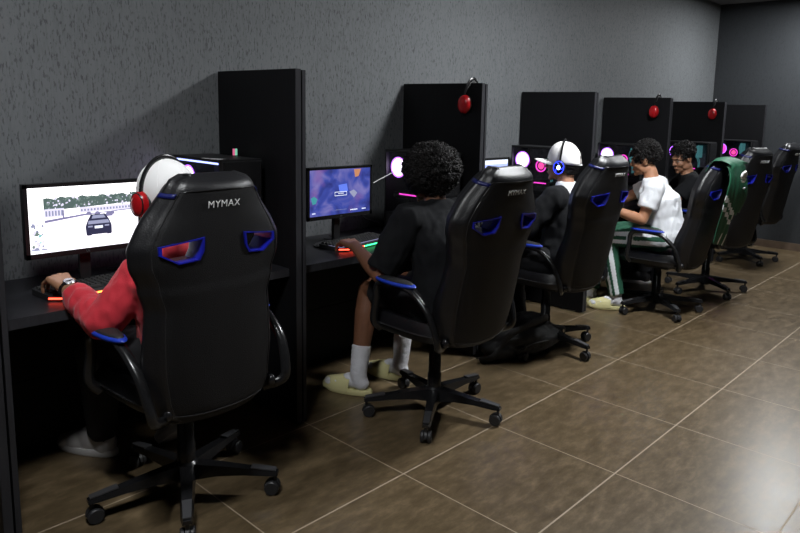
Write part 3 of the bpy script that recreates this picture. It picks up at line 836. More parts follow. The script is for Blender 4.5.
def add_head(bm, HM):
    def e(c, r, rot=None): blob(bm, c, r, rot, 20, HM)
    e((0, -.014, .030), (.074, .093, .082)); e((0, .028, -.020), (.060, .060, .078)); e((0, .040, -.072), (.042, .044, .032))
    e((0, .072, -.094), (.019, .017, .015)); e((0, .076, .026), (.046, .016, .011))
    for s in (-1, 1):
        e((s*.036, .056, -.026), (.022, .026, .022)); e((s*.077, -.006, -.008), (.009, .017, .029), Euler((R(-12), 0, 0)).to_matrix())
        e((s*.081, -.014, .0), (.007, .012, .020)); e((s*.050, .0, -.060), (.018, .045, .028)); e((s*.011, .092, -.027), (.007, .009, .006))
    rcone(bm, HM @ V((0, .082, .012)), .009, HM @ V((0, .103, -.020)), .0115)
    e((0, .084, -.052), (.021, .012, .0055)); e((0, .083, -.062), (.018, .011, .006)); e((0, .075, -.056), (.028, .014, .018))

def add_hand(bm, w, d, n, side, curl=(20, 30, 25), spread=6, thumb=30, sc=1.0, curls=None):
    # w wrist, d pointing direction, n palm normal, side +1: thumb on d x (-n)
    w, d, n = V(w), V(d).normalized(), V(n); n = (n-d*n.dot(d)).normalized(); a = d.cross(-n).normalized()*side
    for k, (off, L, r0) in enumerate(((.030, .086, .0100), (.010, .090, .0104), (-.010, .084, .0098), (-.028, .076, .0088))):
        base = w+a*off*.55*sc+d*.012; kn = w+a*off*sc+d*L*sc-n*.004
        rcone(bm, base, .0165*sc, kn, .0125*sc)
        ang = R(spread)*(1.5-k)*.5; dd = (d*math.cos(ang)+a*math.sin(ang)).normalized(); nn = n; p = kn
        cs = curls[k] if curls else curl
        for j, l in enumerate((.044, .027, .021)):
            l *= (.96, 1.04, .98, .80)[k]*sc
            c = R(cs[j]); dd, nn = (dd*math.cos(c)+nn*math.sin(c)).normalized(), (nn*math.cos(c)-dd*math.sin(c)).normalized()
            q = p+dd*l; r1 = (.0092, .0084, .0076)[j]*(r0/.01)*sc
            rcone(bm, p, r1*1.04, q, r1*.94, 10); p = q
    td = (d*math.cos(R(thumb))+a*math.sin(R(thumb))+n*.25).normalized(); p = w+a*.018*sc+d*.02*sc+n*.006
    q = p+td*.042*sc; rcone(bm, p, .0150*sc, q, .0118*sc)
    td = (td+d*.35).normalized(); q2 = q+td*.032*sc; rcone(bm, q, .0112*sc, q2, .0100*sc)
    td = (td+d*.25).normalized(); rcone(bm, q2, .0100*sc, q2+td*.024*sc, .0085*sc)

def foot_matrix(heel, toe, pitch=0):
    h, t = V(heel), V(toe); f = (t-h); f.z = 0; f.normalize(); r = V((f.y, -f.x, 0))
    m = Matrix(((r.x, f.x, 0, h.x), (r.y, f.y, 0, h.y), (0, 0, 1, h.z), (0, 0, 0, 1)))
    return m

def foot_shape(bm, fm, ankle, s=1.0, lift=.03, puff=0, neck=.10):
    for c, r in (((0, .035, lift+.030), (.032, .040, .032)), ((0, .09, lift+.036), (.032, .055, .034)), ((0, .15, lift+.022), (.040, .055, .024)), ((-.004, .205, lift+.016), (.037, .038, .018))):
        blob(bm, c, [q*s+puff for q in r], None, 18, fm)
    p = fm @ V((0, .045, lift+.05)); a = V(ankle)
    up = (a-p).normalized() if (a-p).length > .02 else V((0, 0, 1))
    return p

def make_slide(name_parent, fm, label=None):
    bm = bmesh.new(); out = []
    for k in range(28):
        t = 2*math.pi*k/28; y = .115+.145*math.sin(t); wid = .050+.008*math.sin(t)
        x = wid*math.copysign(abs(math.cos(t))**.75, math.cos(t)); out.append((x, y))
    rows = []
    for z, sc in ((0.002, .93), (.010, 1.0), (.026, 1.0), (.034, .95), (.030, .84)):
        rows.append([bm.verts.new(fm @ V((x*sc, .115+(y-.115)*sc, z+(.012 if y > .2 else 0)*((y-.2)/.06 if y > .2 else 0)))) for x, y in out])
    for A, B_ in zip(rows, rows[1:]):
        for i in range(28): bm.faces.new([A[i], A[(i+1) % 28], B_[(i+1) % 28], B_[i]])
    bm.faces.new(rows[0]); bm.faces.new(rows[-1])
    # broad closed upper over the forefoot
    n, mm = 16, 10; g = {}
    for s_ in (0, 1):
        for i in range(n+1):
            for j in range(mm+1):
                th = math.pi*i/n; y = .085+.155*j/mm
                hgt = (.078-.035*(j/mm)**1.5)-(.006 if s_ else 0); wd = (.052-.010*(j/mm)**3)-(.006 if s_ else 0)
                g[s_, i, j] = bm.verts.new(fm @ V((wd*math.cos(th), y+.0*th, .020+hgt*math.sin(th)**.8)))
        for i in range(n):
            for j in range(mm): bm.faces.new([g[s_, i, j], g[s_, i+1, j], g[s_, i+1, j+1], g[s_, i, j+1]])
    for j, jj in ((0, 0), (mm, mm)):
        for i in range(n): bm.faces.new([g[0, i, j], g[0, i+1, j], g[1, i+1, j], g[1, i, j]])
    o = finish('slide', bm, M['slide'], name_parent, 50)
    if label: o['label'] = label
    return o

def curls_on(bm, HM, c, r, n, keep, ln=.02, rad=.0035, seed=1, jit=.12):
    rnd = random.Random(seed)
    for i in range(n):
        z = rnd.uniform(-1, 1); t = rnd.uniform(0, 2*math.pi); q = math.sqrt(1-z*z); d = V((q*math.cos(t), q*math.sin(t), z))
        k = 1+jit*noise.noise(d*2.6+V((seed, 0, 0)))+rnd.uniform(-.03, .04)
        p = V((c[0]+d.x*r[0]*k, c[1]+d.y*r[1]*k, c[2]+d.z*r[2]*k))
        if not keep(p): continue
        a, b2 = frame_for(d); ph = rnd.uniform(0, 6.28); cr = ln*.28
        pts = []
        for s in range(5):
            u = s/4; ang = ph+u*4.5
            pts.append(HM @ (p+d*(u-.45)*ln*.8+(a*math.cos(ang)+b2*math.sin(ang))*cr))
        tube(bm, pts, [rad, rad*1.1, rad, rad*.9, rad*.4], 4)

def add_face_parts(t, HM, brow=True):
    for s in (-1, 1):
        b = bmesh.new(); blob(b, (s*.031, .0755, .004), (.0115, .0085, .0058), None, 16, HM)
        e = finish('eye', b, M['eyew'], t, 60)
        b = bmesh.new(); blob(b, (s*.031, .0808, .004), (.0058, .0040, .0052), None, 12, HM); finish('iris', b, M['iris'], e, 60)
        b = bmesh.new(); tube(b, [HM @ V((s*x, y, z)) for x, y, z in ((.013, .0905, .022), (.024, .0915, .028), (.038, .084, .029), (.050, .070, .022))], [.002, .0038, .0034, .001], 6)
        finish('eyebrow', b, M['hair'], t, 60)
    b = bmesh.new(); tube(b, [HM @ V((x, y, z)) for x, y, z in ((-.022, .083, -.057), (-.01, .0945, -.0555), (0, .096, -.0565), (.01, .0945, -.0555), (.022, .083, -.057))], [.001, .003, .0035, .003, .001], 6)
    finish('mouth', b, M['lips'], t, 60)

def person_body(t, skin, J, hands, vox=.0055, hipw=.09):
    bm = bmesh.new(); HM = head_matrix(J['head'], J['face'], J.get('up', (0, 0, 1)))
    add_head(bm, HM)
    nb = V(J['neck']); hb = HM @ V((0, -.022, -.055))
    chain(bm, [nb-V((0, 0, .03)), (nb+hb)/2, hb], [.058, .052, .050])
    l = V(J['lat']).normalized(); P, C_ = V(J['pelvis']), V(J['chest']); up = (C_-P).normalized(); f = up.cross(l) if False else l.cross(up)
    loft(bm, [(P-up*.06, l, f, .13, .09), (P, l, f, .15, .105), (P.lerp(C_, .5), l, f, .125, .085), (C_, l, f, .155, .10), (nb-up*.05, l, f, .15, .075), (nb+up*.0, l, f, .06, .05)], 24)
    for s in ('L', 'R'):
        sh, el, wr = V(J['sh'+s]), V(J['el'+s]), V(J['wr'+s])
        chain(bm, [nb.lerp(sh, .35)-up*.03, sh, sh.lerp(el, .35), el, el.lerp(wr, .3), wr], [.05, .052, .046, .038, .041, .0275])
        add_hand(bm, wr, *hands[s])
        hp, kn, an = V(J['hip'+s]), V(J['kn'+s]), V(J['an'+s])
        chain(bm, [hp, hp.lerp(kn, .5), kn, kn.lerp(an, .3), kn.lerp(an, .7), an], [.082, .070, .054, .059, .045, .035])
        ft = J['ft'+s]; fm = foot_matrix(*ft[:2])
        foot_shape(bm, fm, an)
        rcone(bm, an, .032, fm @ V((0, .045, .065)), .032)
    b = remeshed(bm, vox, 3)
    o = finish('body', b, skin, t, 180)
    return o, HM, f, up

def shirt(t, J, mats, name='shirt', sleeve=1.0, puff=.014, hem=.10, sl_r=(.066, .060, .052, .044), vox=.0075, wr=.006, wsc=14, face_mat=None, cuff=None, neck_r=.066, body=(.175, .125)):
    bm = bmesh.new(); l = V(J['lat']).normalized(); P, C_, nb = V(J['pelvis']), V(J['chest']), V(J['neck']); up = (C_-P).normalized(); f = l.cross(up)
    bw, bd = body
    loft(bm, [(P-V((0, 0, hem))*.6, l, f, bw+.004, bd+.012), (P, l, f, bw+.004, bd+.012), (P.lerp(C_, .45), l, f, bw-.008, bd), (C_, l, f, bw+.006, bd+.006),
              (nb-up*.09, l, f, bw-.005, bd-.012), (nb-up*.035, l, f, .125, .078), (nb+up*.012, l, f, neck_r, neck_r*.95)], 28)
    for s in ('L', 'R'):
        sh, el, w_ = V(J['sh'+s]), V(J['el'+s]), V(J['wr'+s])
        chain(bm, [nb.lerp(sh, .4)-up*.033, sh], [.068, sl_r[0]+.004])
        if sleeve <= 1: 
            e = sh.lerp(el, sleeve); chain(bm, [sh, sh.lerp(e, .5), e], [sl_r[0], sl_r[1], sl_r[2]], flat1=True)
        else:
            k = sleeve-1; e = el.lerp(w_, k); chain(bm, [sh, sh.lerp(el, .5), el, el.lerp(e, .5), e], [sl_r[0], sl_r[1], sl_r[2], (sl_r[2]+sl_r[3])/2, sl_r[3]], flat1=True)
    b = remeshed(bm, vox, 3, wr, wsc, (1, 1, .6))
    if face_mat:
        for fc in b.faces: fc.material_index = face_mat(fc.calc_center_median())
    return finish(name, b, None, t, 180, mats=mats)

def trousers(t, J, mats, name='trousers', length=1.0, r=(.105, .088, .075, .066, .058), vox=.008, wr=.006, face_mat=None):
    bm = bmesh.new(); l = V(J['lat']).normalized(); P = V(J['pelvis'])
    blob(bm, P-V((0, 0, .02)), (.165, .13, .10), Matrix(((l.x, -l.y, 0), (l.y, l.x, 0), (0, 0, 1))))
    for s in ('L', 'R'):
        hp, kn, an = V(J['hip'+s]), V(J['kn'+s]), V(J['an'+s])
        if length < .99: chain(bm, [hp, hp.lerp(kn, .5), hp.lerp(kn, length*2)], [r[0], r[1], r[2]*1.05], flat1=True)
        else: chain(bm, [hp, hp.lerp(kn, .5), kn, kn.lerp(an, .5), an], list(r), flat1=True)
    b = remeshed(bm, vox, 3, wr, 13, (1, 1, .6))
    if face_mat:
        for fc in b.faces: fc.material_index = face_mat(fc.calc_center_median())
    return finish(name, b, None, t, 180, mats=mats)

def socks(t, J, s, top=.17):
    bm = bmesh.new(); an, kn = V(J['an'+s]), V(J['kn'+s]); fm = foot_matrix(*J['ft'+s][:2]); foot_shape(bm, fm, an, 1.0, .03, .005)
    d = (kn-an).normalized(); chain(bm, [fm @ V((0, .045, .07)), an, an+d*top*.5, an+d*top], [.042, .043, .047, .052], flat1=True)
    b = remeshed(bm, .006, 2, .0025, 30, (1, 1, 2)); return finish('sock', b, M['sock'], t, 180)

def sneaker(t, J, s, label=None, m='shoe', pitch=0):
    fm = foot_matrix(*J['ft'+s][:2]) @ Matrix.Rotation(R(pitch), 4, 'X')
    bm = bmesh.new()
    for c, r in (((0, .035, .055), (.044, .050, .062)), ((0, .10, .060), (.044, .07, .055)), ((0, .165, .044), (.050, .066, .044)), ((-.004, .222, .034), (.045, .046, .034))): blob(bm, c, r, None, 18, fm)
    rcone(bm, fm @ V((0, .05, .06)), .042, fm @ V((0, .035, .115)), .043, flat1=True)
    o = finish('sneaker', remeshed(bm, .006, 3), M[m], t, 180)
    if label: o['label'] = label
    b = bmesh.new(); out = []
    for k in range(28):
        th = 2*math.pi*k/28; out.append(((.048+.006*math.sin(th))*math.copysign(abs(math.cos(th))**.75, math.cos(th)), .122+.148*math.sin(th)))
    rows = [[b.verts.new(fm @ V((x*sc, .122+(y-.122)*sc, z))) for x, y in out] for z, sc in ((.002, .96), (.008, 1.0), (.026, 1.0), (.030, .95))]
    for A, B_ in zip(rows, rows[1:]):
        for i in range(28): b.faces.new([A[i], A[(i+1) % 28], B_[(i+1) % 28], B_[i]])
    b.faces.new(rows[0]); b.faces.new(rows[-1]); finish('sole', b, M['shoe'], o, 50)
    b = bmesh.new()
    for i in range(4): tube(b, [fm @ V((x, .10+i*.02, .095-i*.009-abs(x)*.25)) for x in (-.022, -.01, 0, .01, .022)], .003, 6)
    finish('laces', b, M['white'], o, 60)
    return o

def headset(HM, label, cup, rim=None, glow=None, cat='headphones', group=None, half=.088, R_=.100, zc=-.005, cs=1.0):
    # HM: x across the cups, z up through the band
    t = thing('headset', label, cat, HM.translation, 0, group)
    T = Matrix.Translation(-HM.translation) @ HM
    b = bmesh.new(); pts = [T @ V((half*math.cos(a), 0, zc+.02+(R_+.010)*math.sin(a))) for a in [math.pi*i/20 for i in range(21)]]
    tube(b, pts, .0065, 8, flat=1.9); finish('headband', b, M['plastic'], t, 60)
    b = bmesh.new(); pts = [T @ V((half*.93*math.cos(a), 0, zc+.02+(R_-.006)*math.sin(a))) for a in [math.pi*(.2+.6*i/14) for i in range(15)]]
    tube(b, pts, .007, 8, flat=2.0); finish('headband_pad', b, M['cushion'], t, 60)
    for s in (-1, 1):
        mx = T @ Matrix.Translation((s*half, 0, zc-.01)) @ Matrix.Rotation(R(90*s), 4, 'Y') @ Matrix.Diagonal((1.25*cs, cs, 1, 1))
        b = bmesh.new(); lathe(b, [(.0005, .026), (.018, .026), (.030, .020), (.036, .008), (.037, -.002), (.0005, -.002)], 28, mx)
        c = finish('ear_cup', b, M[cup], t, 40)
        b = bmesh.new(); tube(b, [mx @ V((.029*math.cos(a), .029*math.sin(a), -.010)) for a in [i*math.pi/14 for i in range(28)]], .010, 8, True); finish('ear_cushion', b, M['cushion'], c, 60)
        if rim:
            b = bmesh.new(); tube(b, [mx @ V((.031*math.cos(a), .031*math.sin(a), .018)) for a in [i*math.pi/14 for i in range(28)]], .0028, 6, True); finish('cup_ring', b, M[rim], c, 60)
        if glow:
            b = bmesh.new(); lathe(b, [(.0005, .0285), (.010, .0285), (.011, .026)], 20, mx); finish('cup_light', b, M[glow], c, 60)
            b = bmesh.new()
            for k in range(3):
                a0 = k*2*math.pi/3; tube(b, [mx @ V((rr*math.cos(a0+da), rr*math.sin(a0+da), zz)) for rr, da, zz in ((.013, 0, .0275), (.021, .25, .0265), (.029, .6, .0225))], .0022, 5)
            finish('cup_spokes', b, M[rim or 'plastic'], c, 60)
    return t

def cap(t, HM, brim=True, back_hole=True):
    b = bmesh.new(); n, m_ = 36, 14; rows = []
    for j in range(m_+1):
        ph = math.pi/2*j/m_
        rows.append([b.verts.new(HM @ V(((.088*math.cos(ph)**.85)*math.cos(2*math.pi*i/n), -.014+(.108*math.cos(ph)**.85)*math.sin(2*math.pi*i/n), .002+.012*math.sin(2*math.pi*i/n)*math.cos(ph)+.136*math.sin(ph)))) for i in range(n)])
    for A, B_ in zip(rows, rows[1:]):
        for i in range(n):
            a = 2*math.pi*(i+.5)/n
            j = rows.index(A)
            if back_hole and abs(a-1.5*math.pi) < .42 and j < 4 and (abs(a-1.5*math.pi)/.42)**2+((j)/4)**2 < 1: continue
            b.faces.new([A[i], A[(i+1) % n], B_[(i+1) % n], B_[i]])
    bmesh.ops.remove_doubles(b, verts=b.verts[:], dist=.0004)
    o = finish('cap', b, M['whitecap'], t, 60); md = o.modifiers.new('s', 'SOLIDIFY'); md.thickness = .003; md.offset = 1
    for k in range(6):
        pass
    b = bmesh.new()
    for k in range(3):
        a = math.pi*k/3+.5
        tube(b, [HM @ V((.0885*math.cos(p)**.85*math.cos(a)*s_, -.014+.1085*math.cos(p)**.85*math.sin(a)*s_, .002+.012*math.sin(a)*s_*math.cos(p)+.1385*math.sin(p))) for s_, p in [(1, math.pi/2*i/8) for i in range(8)]+[(-1, math.pi/2*i/8) for i in range(7, -1, -1)]], .0012, 5)
    finish('seams', b, M['whitecap'], o, 60)
    b = bmesh.new(); blob(b, (0, -.014, .139), (.008, .008, .005), None, 10, HM); finish('button', b, M['whitecap'], o, 60)
    if brim:
        b = bmesh.new(); g = {}
        for i in range(17):
            a = math.pi*(.14+.72*i/16)
            for j in range(7):
                k = j/6; rx = .088+.0*k; y0 = -.012+.104*math.sin(a); x0 = .086*math.cos(a)
                ext = .088*math.sin(math.pi*(i/16))**.55
                g[i, j] = b.verts.new(HM @ V((x0*(1-.06*k), y0+ext*k, .024+.010*k-.050*(x0/.086)**2*(.25+.75*k)-.004*k*k)))
        for i in range(16):
            for j in range(6): b.faces.new([g[i, j], g[i+1, j], g[i+1, j+1], g[i, j+1]])
        br = finish('brim', b, M['whitecap'], o, 60); md = br.modifiers.new('s', 'SOLIDIFY'); md.thickness = .004
    if back_hole:
        b = bmesh.new(); tube(b, [HM @ V((.0885*math.cos(a), -.014+.1085*math.sin(a), -.006)) for a in [math.pi*(1.5-.15+.3*i/8) for i in range(9)]], .006, 6, flat=.4); finish('strap', b, M['whitecap'], o, 60)
        b = bmesh.new()
        for i in range(3):
            a = math.pi*1.62+i*.05
            c = HM @ V((.092*math.cos(a), -.012+.1095*math.sin(a), .062+.004*(i % 2)))
            blob(b, c, (.004, .004, .005))
        finish('embroidery', b, M['hair'], o)
    return o

DOWN = V((0, 0, -1))
# ---- person 1: red shirt, white cap, red headphones
t = thing('person', 'person in a red shirt, white cap and red headphones, left hand on keyboard', 'person', (-.62, -.2, 0))
I = t.matrix_world
def pers(t, *a): pass
def localise(root):
    # body parts were modelled in world space: move the mesh data into the root's frame
    off = Matrix.Translation(-V(root.location))
    def go(o):
        for c in o.children:
            c.data.transform(off)
            go(c)
    go(root)
J = dict(pelvis=(-.62, -.22, .61), chest=(-.66, -.20, .86), neck=(-.665, -.16, .985), head=(-.665, -.13, 1.135), face=(-.24, 1, -.12), lat=(-.97, -.06, 0),
         shL=(-.775, -.17, .875), elL=(-.895, -.13, .73), wrL=(-.915, .125, .805), shR=(-.50, -.17, .905), elR=(-.41, -.07, .76), wrR=(-.40, .17, .785),
         hipL=(-.72, -.20, .585), knL=(-.80, .20, .545), anL=(-.725, .36, .10), hipR=(-.53, -.20, .585), knR=(-.52, .25, .545), anR=(-.50, .15, .20),
         ftL=((-.705, .33, 0), (-.82, .57, 0)), ftR=((-.50, .10, .13), (-.48, .37, .13)))
hands = dict(L=((-.04, 1, .20), DOWN, 1, (38, 36, 30), 16, 34, 1.08), R=((0, 1, -.05), DOWN, -1, (15, 25, 20), 8, 25, 1.0))
body, HM, f_, up_ = person_body(t, M['skin_b'], J, hands)
shirt(t, J, [M['redshirt']], sleeve=1.78, sl_r=(.074, .068, .060, .048), wr=.009, wsc=20, hem=.16)
trousers(t, J, [M['blackcloth']])
sneaker(t, J, 'L', 'dim white sneaker flat on the floor'); sneaker(t, J, 'R', 'white sneaker with its heel raised', pitch=-36)
b = bmesh.new(); blob(b, (0, -.016, .030), (.094, .112, .110), None, 40, HM); HI = HM.inverted()
for f in [f for f in b.faces if (lambda c: (c.y > .050 and c.z < .045) or c.z < -.052-.3*max(0, c.y+.02) or (abs(c.x) > .085 and c.z < .0 and c.y > -.02))(HI @ f.calc_center_median())]: b.faces.remove(f)
cp_ = finish('cap', b, M['whitecap'], t, 60); md = cp_.modifiers.new('s', 'SOLIDIFY'); md.thickness = .003
b = bmesh.new()
for k in range(3):
    a = math.pi*k/3+.5
    tube(b, [HM @ V((.0945*math.cos(p)*math.cos(a), -.016+.1125*math.cos(p)*math.sin(a), .030+.1105*math.sin(p))) for p in [math.pi*i/20 for i in range(1, 20)]], .0012, 5)
finish('seams', b, M['whitecap'], cp_, 60)
b = bmesh.new(); blob(b, (0, -.035, -.015), (.070, .068, .06), None, 20, HM); finish('hair', b, M['hair'], t, 60)
add_face_parts(t, HM)
wd = (V(J['wrL'])-V(J['elL'])).normalized(); wc = V(J['wrL'])-wd*.012; a_, b_ = frame_for(wd)
b = bmesh.new(); tube(b, [wc+(a_*math.cos(k)+b_*math.sin(k))*.0285 for k in [i*math.pi/12 for i in range(24)]], .0045, 8, True, flat=2.2); wt = finish('wristwatch', b, M['plastic'], t, 60)
upv = V((-.05, -.42, .9)).normalized(); upv = (upv-wd*upv.dot(wd)).normalized(); mx = Matrix.Translation(wc+upv*.030) @ upv.to_track_quat('Z', 'X').to_matrix().to_4x4()
b = bmesh.new(); lathe(b, [(.019, -.004), (.020, .002), (.017, .005), (.0005, .005)], 24, mx); finish('watch_face', b, M['chrome'], wt, 40)
localise(t)
headset(HM @ Matrix.Rotation(R(8), 4, 'X'), 'red and black headphones worn over the white cap', 'red', 'plastic', None, half=.098, R_=.118, zc=.0)

# ---- person 2: afro, black tee, yellow slides
t = thing('person', 'person seen from behind with round black afro, black tee and yellow slides', 'person', (.57, -.35, 0))
J = dict(pelvis=(.60, -.40, .61), chest=(.61, -.37, .86), neck=(.605, -.29, 1.035), head=(.610, -.235, 1.145), face=(-.05, 1, -.22), lat=(-.99, .06, 0),
         shL=(.42, -.29, .965), elL=(.325, -.20, .705), wrL=(.400, .055, .795), shR=(.79, -.29, .965), elR=(.86, -.15, .74), wrR=(.84, .10, .785),
         hipL=(.50, -.36, .58), knL=(.565, .13, .54), anL=(.455, .085, .115), hipR=(.69, -.36, .58), knR=(.80, .08, .54), anR=(.755, .07, .115),
         ftL=((.470, .035, 0), (.385, .28, 0)), ftR=((.755, .03, 0), (.69, .29, 0)))
hands = dict(L=((.30, 1, .02), DOWN, 1, (25, 35, 30), 16, 34, 1.18), R=((-.1, 1, -.03), DOWN, -1, (15, 25, 20), 8, 25, 1.0))
body, HM, f_, up_ = person_body(t, M['skin_d'], J, hands)
body['label'] = 'brown skinned body, arm and bare shins'
shirt(t, J, [M['blackshirt']], sleeve=.90, sl_r=(.076, .080, .076, .05), hem=.18, wr=.010, wsc=15, body=(.19, .14))
trousers(t, J, [M['blackcloth']], 'shorts', length=.40, r=(.11, .095, .080, .07, .06))
for s in 'LR': socks(t, J, s, .14); make_slide(t, foot_matrix(*J['ft'+s]))
add_face_parts(t, HM)
b = bmesh.new(); blob(b, (0, -.030, .038), (.124, .130, .118), None, 28, HM)
for v in b.verts: v.co += (v.co-HM @ V((0, -.024, .05))).normalized()*.012*noise.noise(v.co*14)
hb = finish('hair', b, M['hair'], t, 60); hb['label'] = 'round black afro'
b = bmesh.new(); curls_on(b, HM, (0, -.030, .038), (.130, .136, .122), 3900, lambda p: not (p.y > .055 and p.z < .045), .026, .0032, 3); finish('curls', b, M['hair'], hb, 180)
localise(t)

# ---- person 3: white cap, black jacket
t = thing('person', 'person in a white baseball cap, black long-sleeved top and white collar, looking left', 'person', (1.8, -.25, 0))
J = dict(pelvis=(1.85, -.26, .61), chest=(1.93, -.24, .86), neck=(1.955, -.19, 1.02), head=(1.975, -.145, 1.158), face=(-.42, 1, -.02), lat=(-.97, -.15, 0),
         shL=(1.76, -.23, .95), elL=(1.60, -.13, .775), wrL=(1.69, .08, .79), shR=(2.13, -.19, .95), elR=(2.16, -.02, .76), wrR=(1.98, .14, .79),
         hipL=(1.75, -.24, .58), knL=(1.68, .18, .54), anL=(1.66, .10, .11), hipR=(1.94, -.24, .58), knR=(1.95, .2, .54), anR=(1.95, .13, .11),
         ftL=((1.66, .06, 0), (1.64, .31, 0)), ftR=((1.95, .09, 0), (1.96, .34, 0)))
hands = dict(L=((.3, 1, 0), DOWN, 1, (15, 28, 25), 12, 30, 1.0), R=((-.1, 1, 0), DOWN, -1, (15, 28, 25), 8, 25, 1.0))
body, HM, f_, up_ = person_body(t, M['skin_m'], J, hands)
jk = shirt(t, J, [M['blackshirt']], 'jacket', sleeve=1.95, sl_r=(.078, .074, .070, .048), hem=.14, wr=.011, wsc=12, body=(.185, .13), neck_r=.062)
bm = bmesh.new(); nb = V(J['neck']); hd = V(J['head'])
loft(bm, [(nb-V((0, .02, .045)), V(J['lat']), V((0, 1, 0)), .115, .085), (nb+V((0, -.012, -.005)), V(J['lat']), V((0, 1, 0)), .095, .080), (nb+V((0, -.005, .028)), V(J['lat']), V((0, 1, 0)), .066, .062)], 24)
o = finish('undershirt_collar', remeshed(bm, .006, 3, .004, 20), M['whiteshirt'], t, 180); o['label'] = 'white undershirt collar'
trousers(t, J, [M['blackcloth']])
for s in 'LR': sneaker(t, J, s, 'white sneaker')
add_face_parts(t, HM)
b = bmesh.new(); blob(b, (0, -.036, -.022), (.076, .068, .060), None, 24, HM); curls_on(b, HM, (0, -.036, -.022), (.077, .069, .061), 700, lambda p: p.y < .01, .014, .0022, 9, .03); finish('hair', b, M['hair'], t, 60)
cap(t, HM)
localise(t)
headset(HM @ Matrix.Translation((0, .004, 0)) @ Matrix.Rotation(R(6), 4, 'X'), 'black headphones with a glowing blue ear cup, worn over the white cap', 'plastic', 'cup_blue', 'cup_core', half=.096, R_=.128, zc=-.008)

# ---- person 4: white tee, green striped trousers
t = thing('person', 'person in a white tee and green trousers with white stripes, sitting side-on', 'person', (3.1, -.35, 0))
lat4 = (-.97, -.22, 0)
J = dict(pelvis=(3.14, -.37, .61), chest=(3.115, -.32, .86), neck=(3.10, -.25, 1.005), head=(3.10, -.175, 1.140), face=(-.40, .92, -.20), lat=lat4,
         shL=(2.935, -.34, .95), elL=(2.865, -.30, .72), wrL=(2.70, -.13, .80), shR=(3.27, -.22, .95), elR=(3.20, .02, .82), wrR=(2.90, .08, 1.03),
         hipL=(3.03, -.36, .58), knL=(2.87, -.02, .565), anL=(2.905, -.115, .12), hipR=(3.22, -.32, .58), knR=(3.06, .10, .56), anR=(2.95, .12, .12),
         ftL=((2.925, -.155, 0), (2.79, .07, 0)), ftR=((2.98, .10, 0), (2.85, .31, 0)))
hands = dict(L=((-.9, .4, .1), DOWN, 1, (15, 28, 25), 12, 30, 1.0), R=((-.8, .1, .65), V((-.6, -.3, -.7)), -1, (45, 50, 40), 8, 25, 1.0))
body, HM, f_, up_ = person_body(t, M['skin_l'], J, hands)
shirt(t, J, [M['whiteshirt']], 't_shirt', sleeve=.62, sl_r=(.072, .074, .072, .05), hem=.14, wr=.008, wsc=15, body=(.17, .125))
def p4mat(c):
    for s in ('L', 'R'):
        hp, kn, an = V(J['hip'+s]), V(J['kn'+s]), V(J['an'+s])
        out = V(lat4) if s == 'L' else -V(lat4)
        for A, B_, sh in ((hp, kn, 0), (kn, an, 1)):
            ax = (B_-A); L_ = ax.length; ax.normalize(); k = (c-A).dot(ax)
            if -.05 < k < L_+.02 and (c-A-ax*k).length < .13:
                r_ = (c-A-ax*k).normalized(); o = out.normalized(); side = ax.cross(o).normalized()
                an_ = math.degrees(math.atan2(r_.dot(side), r_.dot(o)))
                if sh == 0 and k < L_-.03 and (-34 < an_ < -10 or 10 < an_ < 34 or (abs(an_) <= 10 and .18 < k < .23)): return 1
                if sh == 1 and k > .03 and (-38 < an_ < -8 or 12 < an_ < 34): return 1
    return 0
trousers(t, J, [M['greenp'], M['whiteshirt']], wr=.005, vox=.007, face_mat=p4mat)
for s in 'LR': socks(t, J, s, .10); make_slide(t, foot_matrix(*J['ft'+s]))
add_face_parts(t, HM)
b = bmesh.new(); blob(b, (0, -.026, .056), (.084, .094, .078), None, 28, HM); hb = finish('hair', b, M['hair'], t, 60); hb['label'] = 'short curly black hair'
b = bmesh.new(); curls_on(b, HM, (0, -.022, .052), (.094, .106, .090), 1500, lambda p: not (p.y > .062 and p.z < .05) and not (abs(p.x) > .06 and p.z < .01 and p.y > -.03) and p.z > -.05, .030, .0042, 5, .22); finish('curls', b, M['hair'], hb, 180)
localise(t)

# ---- person 5: black shirt, leaning in and smiling
t = thing('person', 'smiling person in black leaning in beside the white tee, black wavy hair', 'person', (4.0, -.2, 0))
J = dict(pelvis=(4.05, -.30, .61), chest=(4.04, -.20, .86), neck=(4.03, -.15, .985), head=(3.995, -.105, 1.115), face=(-.86, .42, -.30), lat=(-.86, -.5, 0),
         shL=(3.86, -.27, .93), elL=(3.72, -.16, .77), wrL=(3.62, .03, .80), shR=(4.18, -.07, .93), elR=(4.2, .1, .77), wrR=(4.02, .22, .79),
         hipL=(3.97, -.28, .58), knL=(3.84, .12, .54), anL=(3.86, .1, .11), hipR=(4.14, -.25, .58), knR=(4.1, .18, .54), anR=(4.12, .14, .11),
         ftL=((3.86, .06, 0), (3.78, .30, 0)), ftR=((4.12, .10, 0), (4.08, .35, 0)))
hands = dict(L=((-.2, 1, 0), DOWN, 1, (15, 28, 25), 12, 30, 1.0), R=((-.1, 1, 0), DOWN, -1, (15, 28, 25), 8, 25, 1.0))
body, HM, f_, up_ = person_body(t, M['skin_m'], J, hands)
shirt(t, J, [M['blackshirt']], 't_shirt', sleeve=.7, sl_r=(.070, .070, .068, .05), hem=.14, wr=.007, wsc=10)
trousers(t, J, [M['blackcloth']])
for s in 'LR': sneaker(t, J, s, m='matte')
add_face_parts(t, HM)
b = bmesh.new(); blob(b, (0, -.030, .052), (.082, .088, .078), None, 28, HM); hb = finish('hair', b, M['hair'], t, 60)
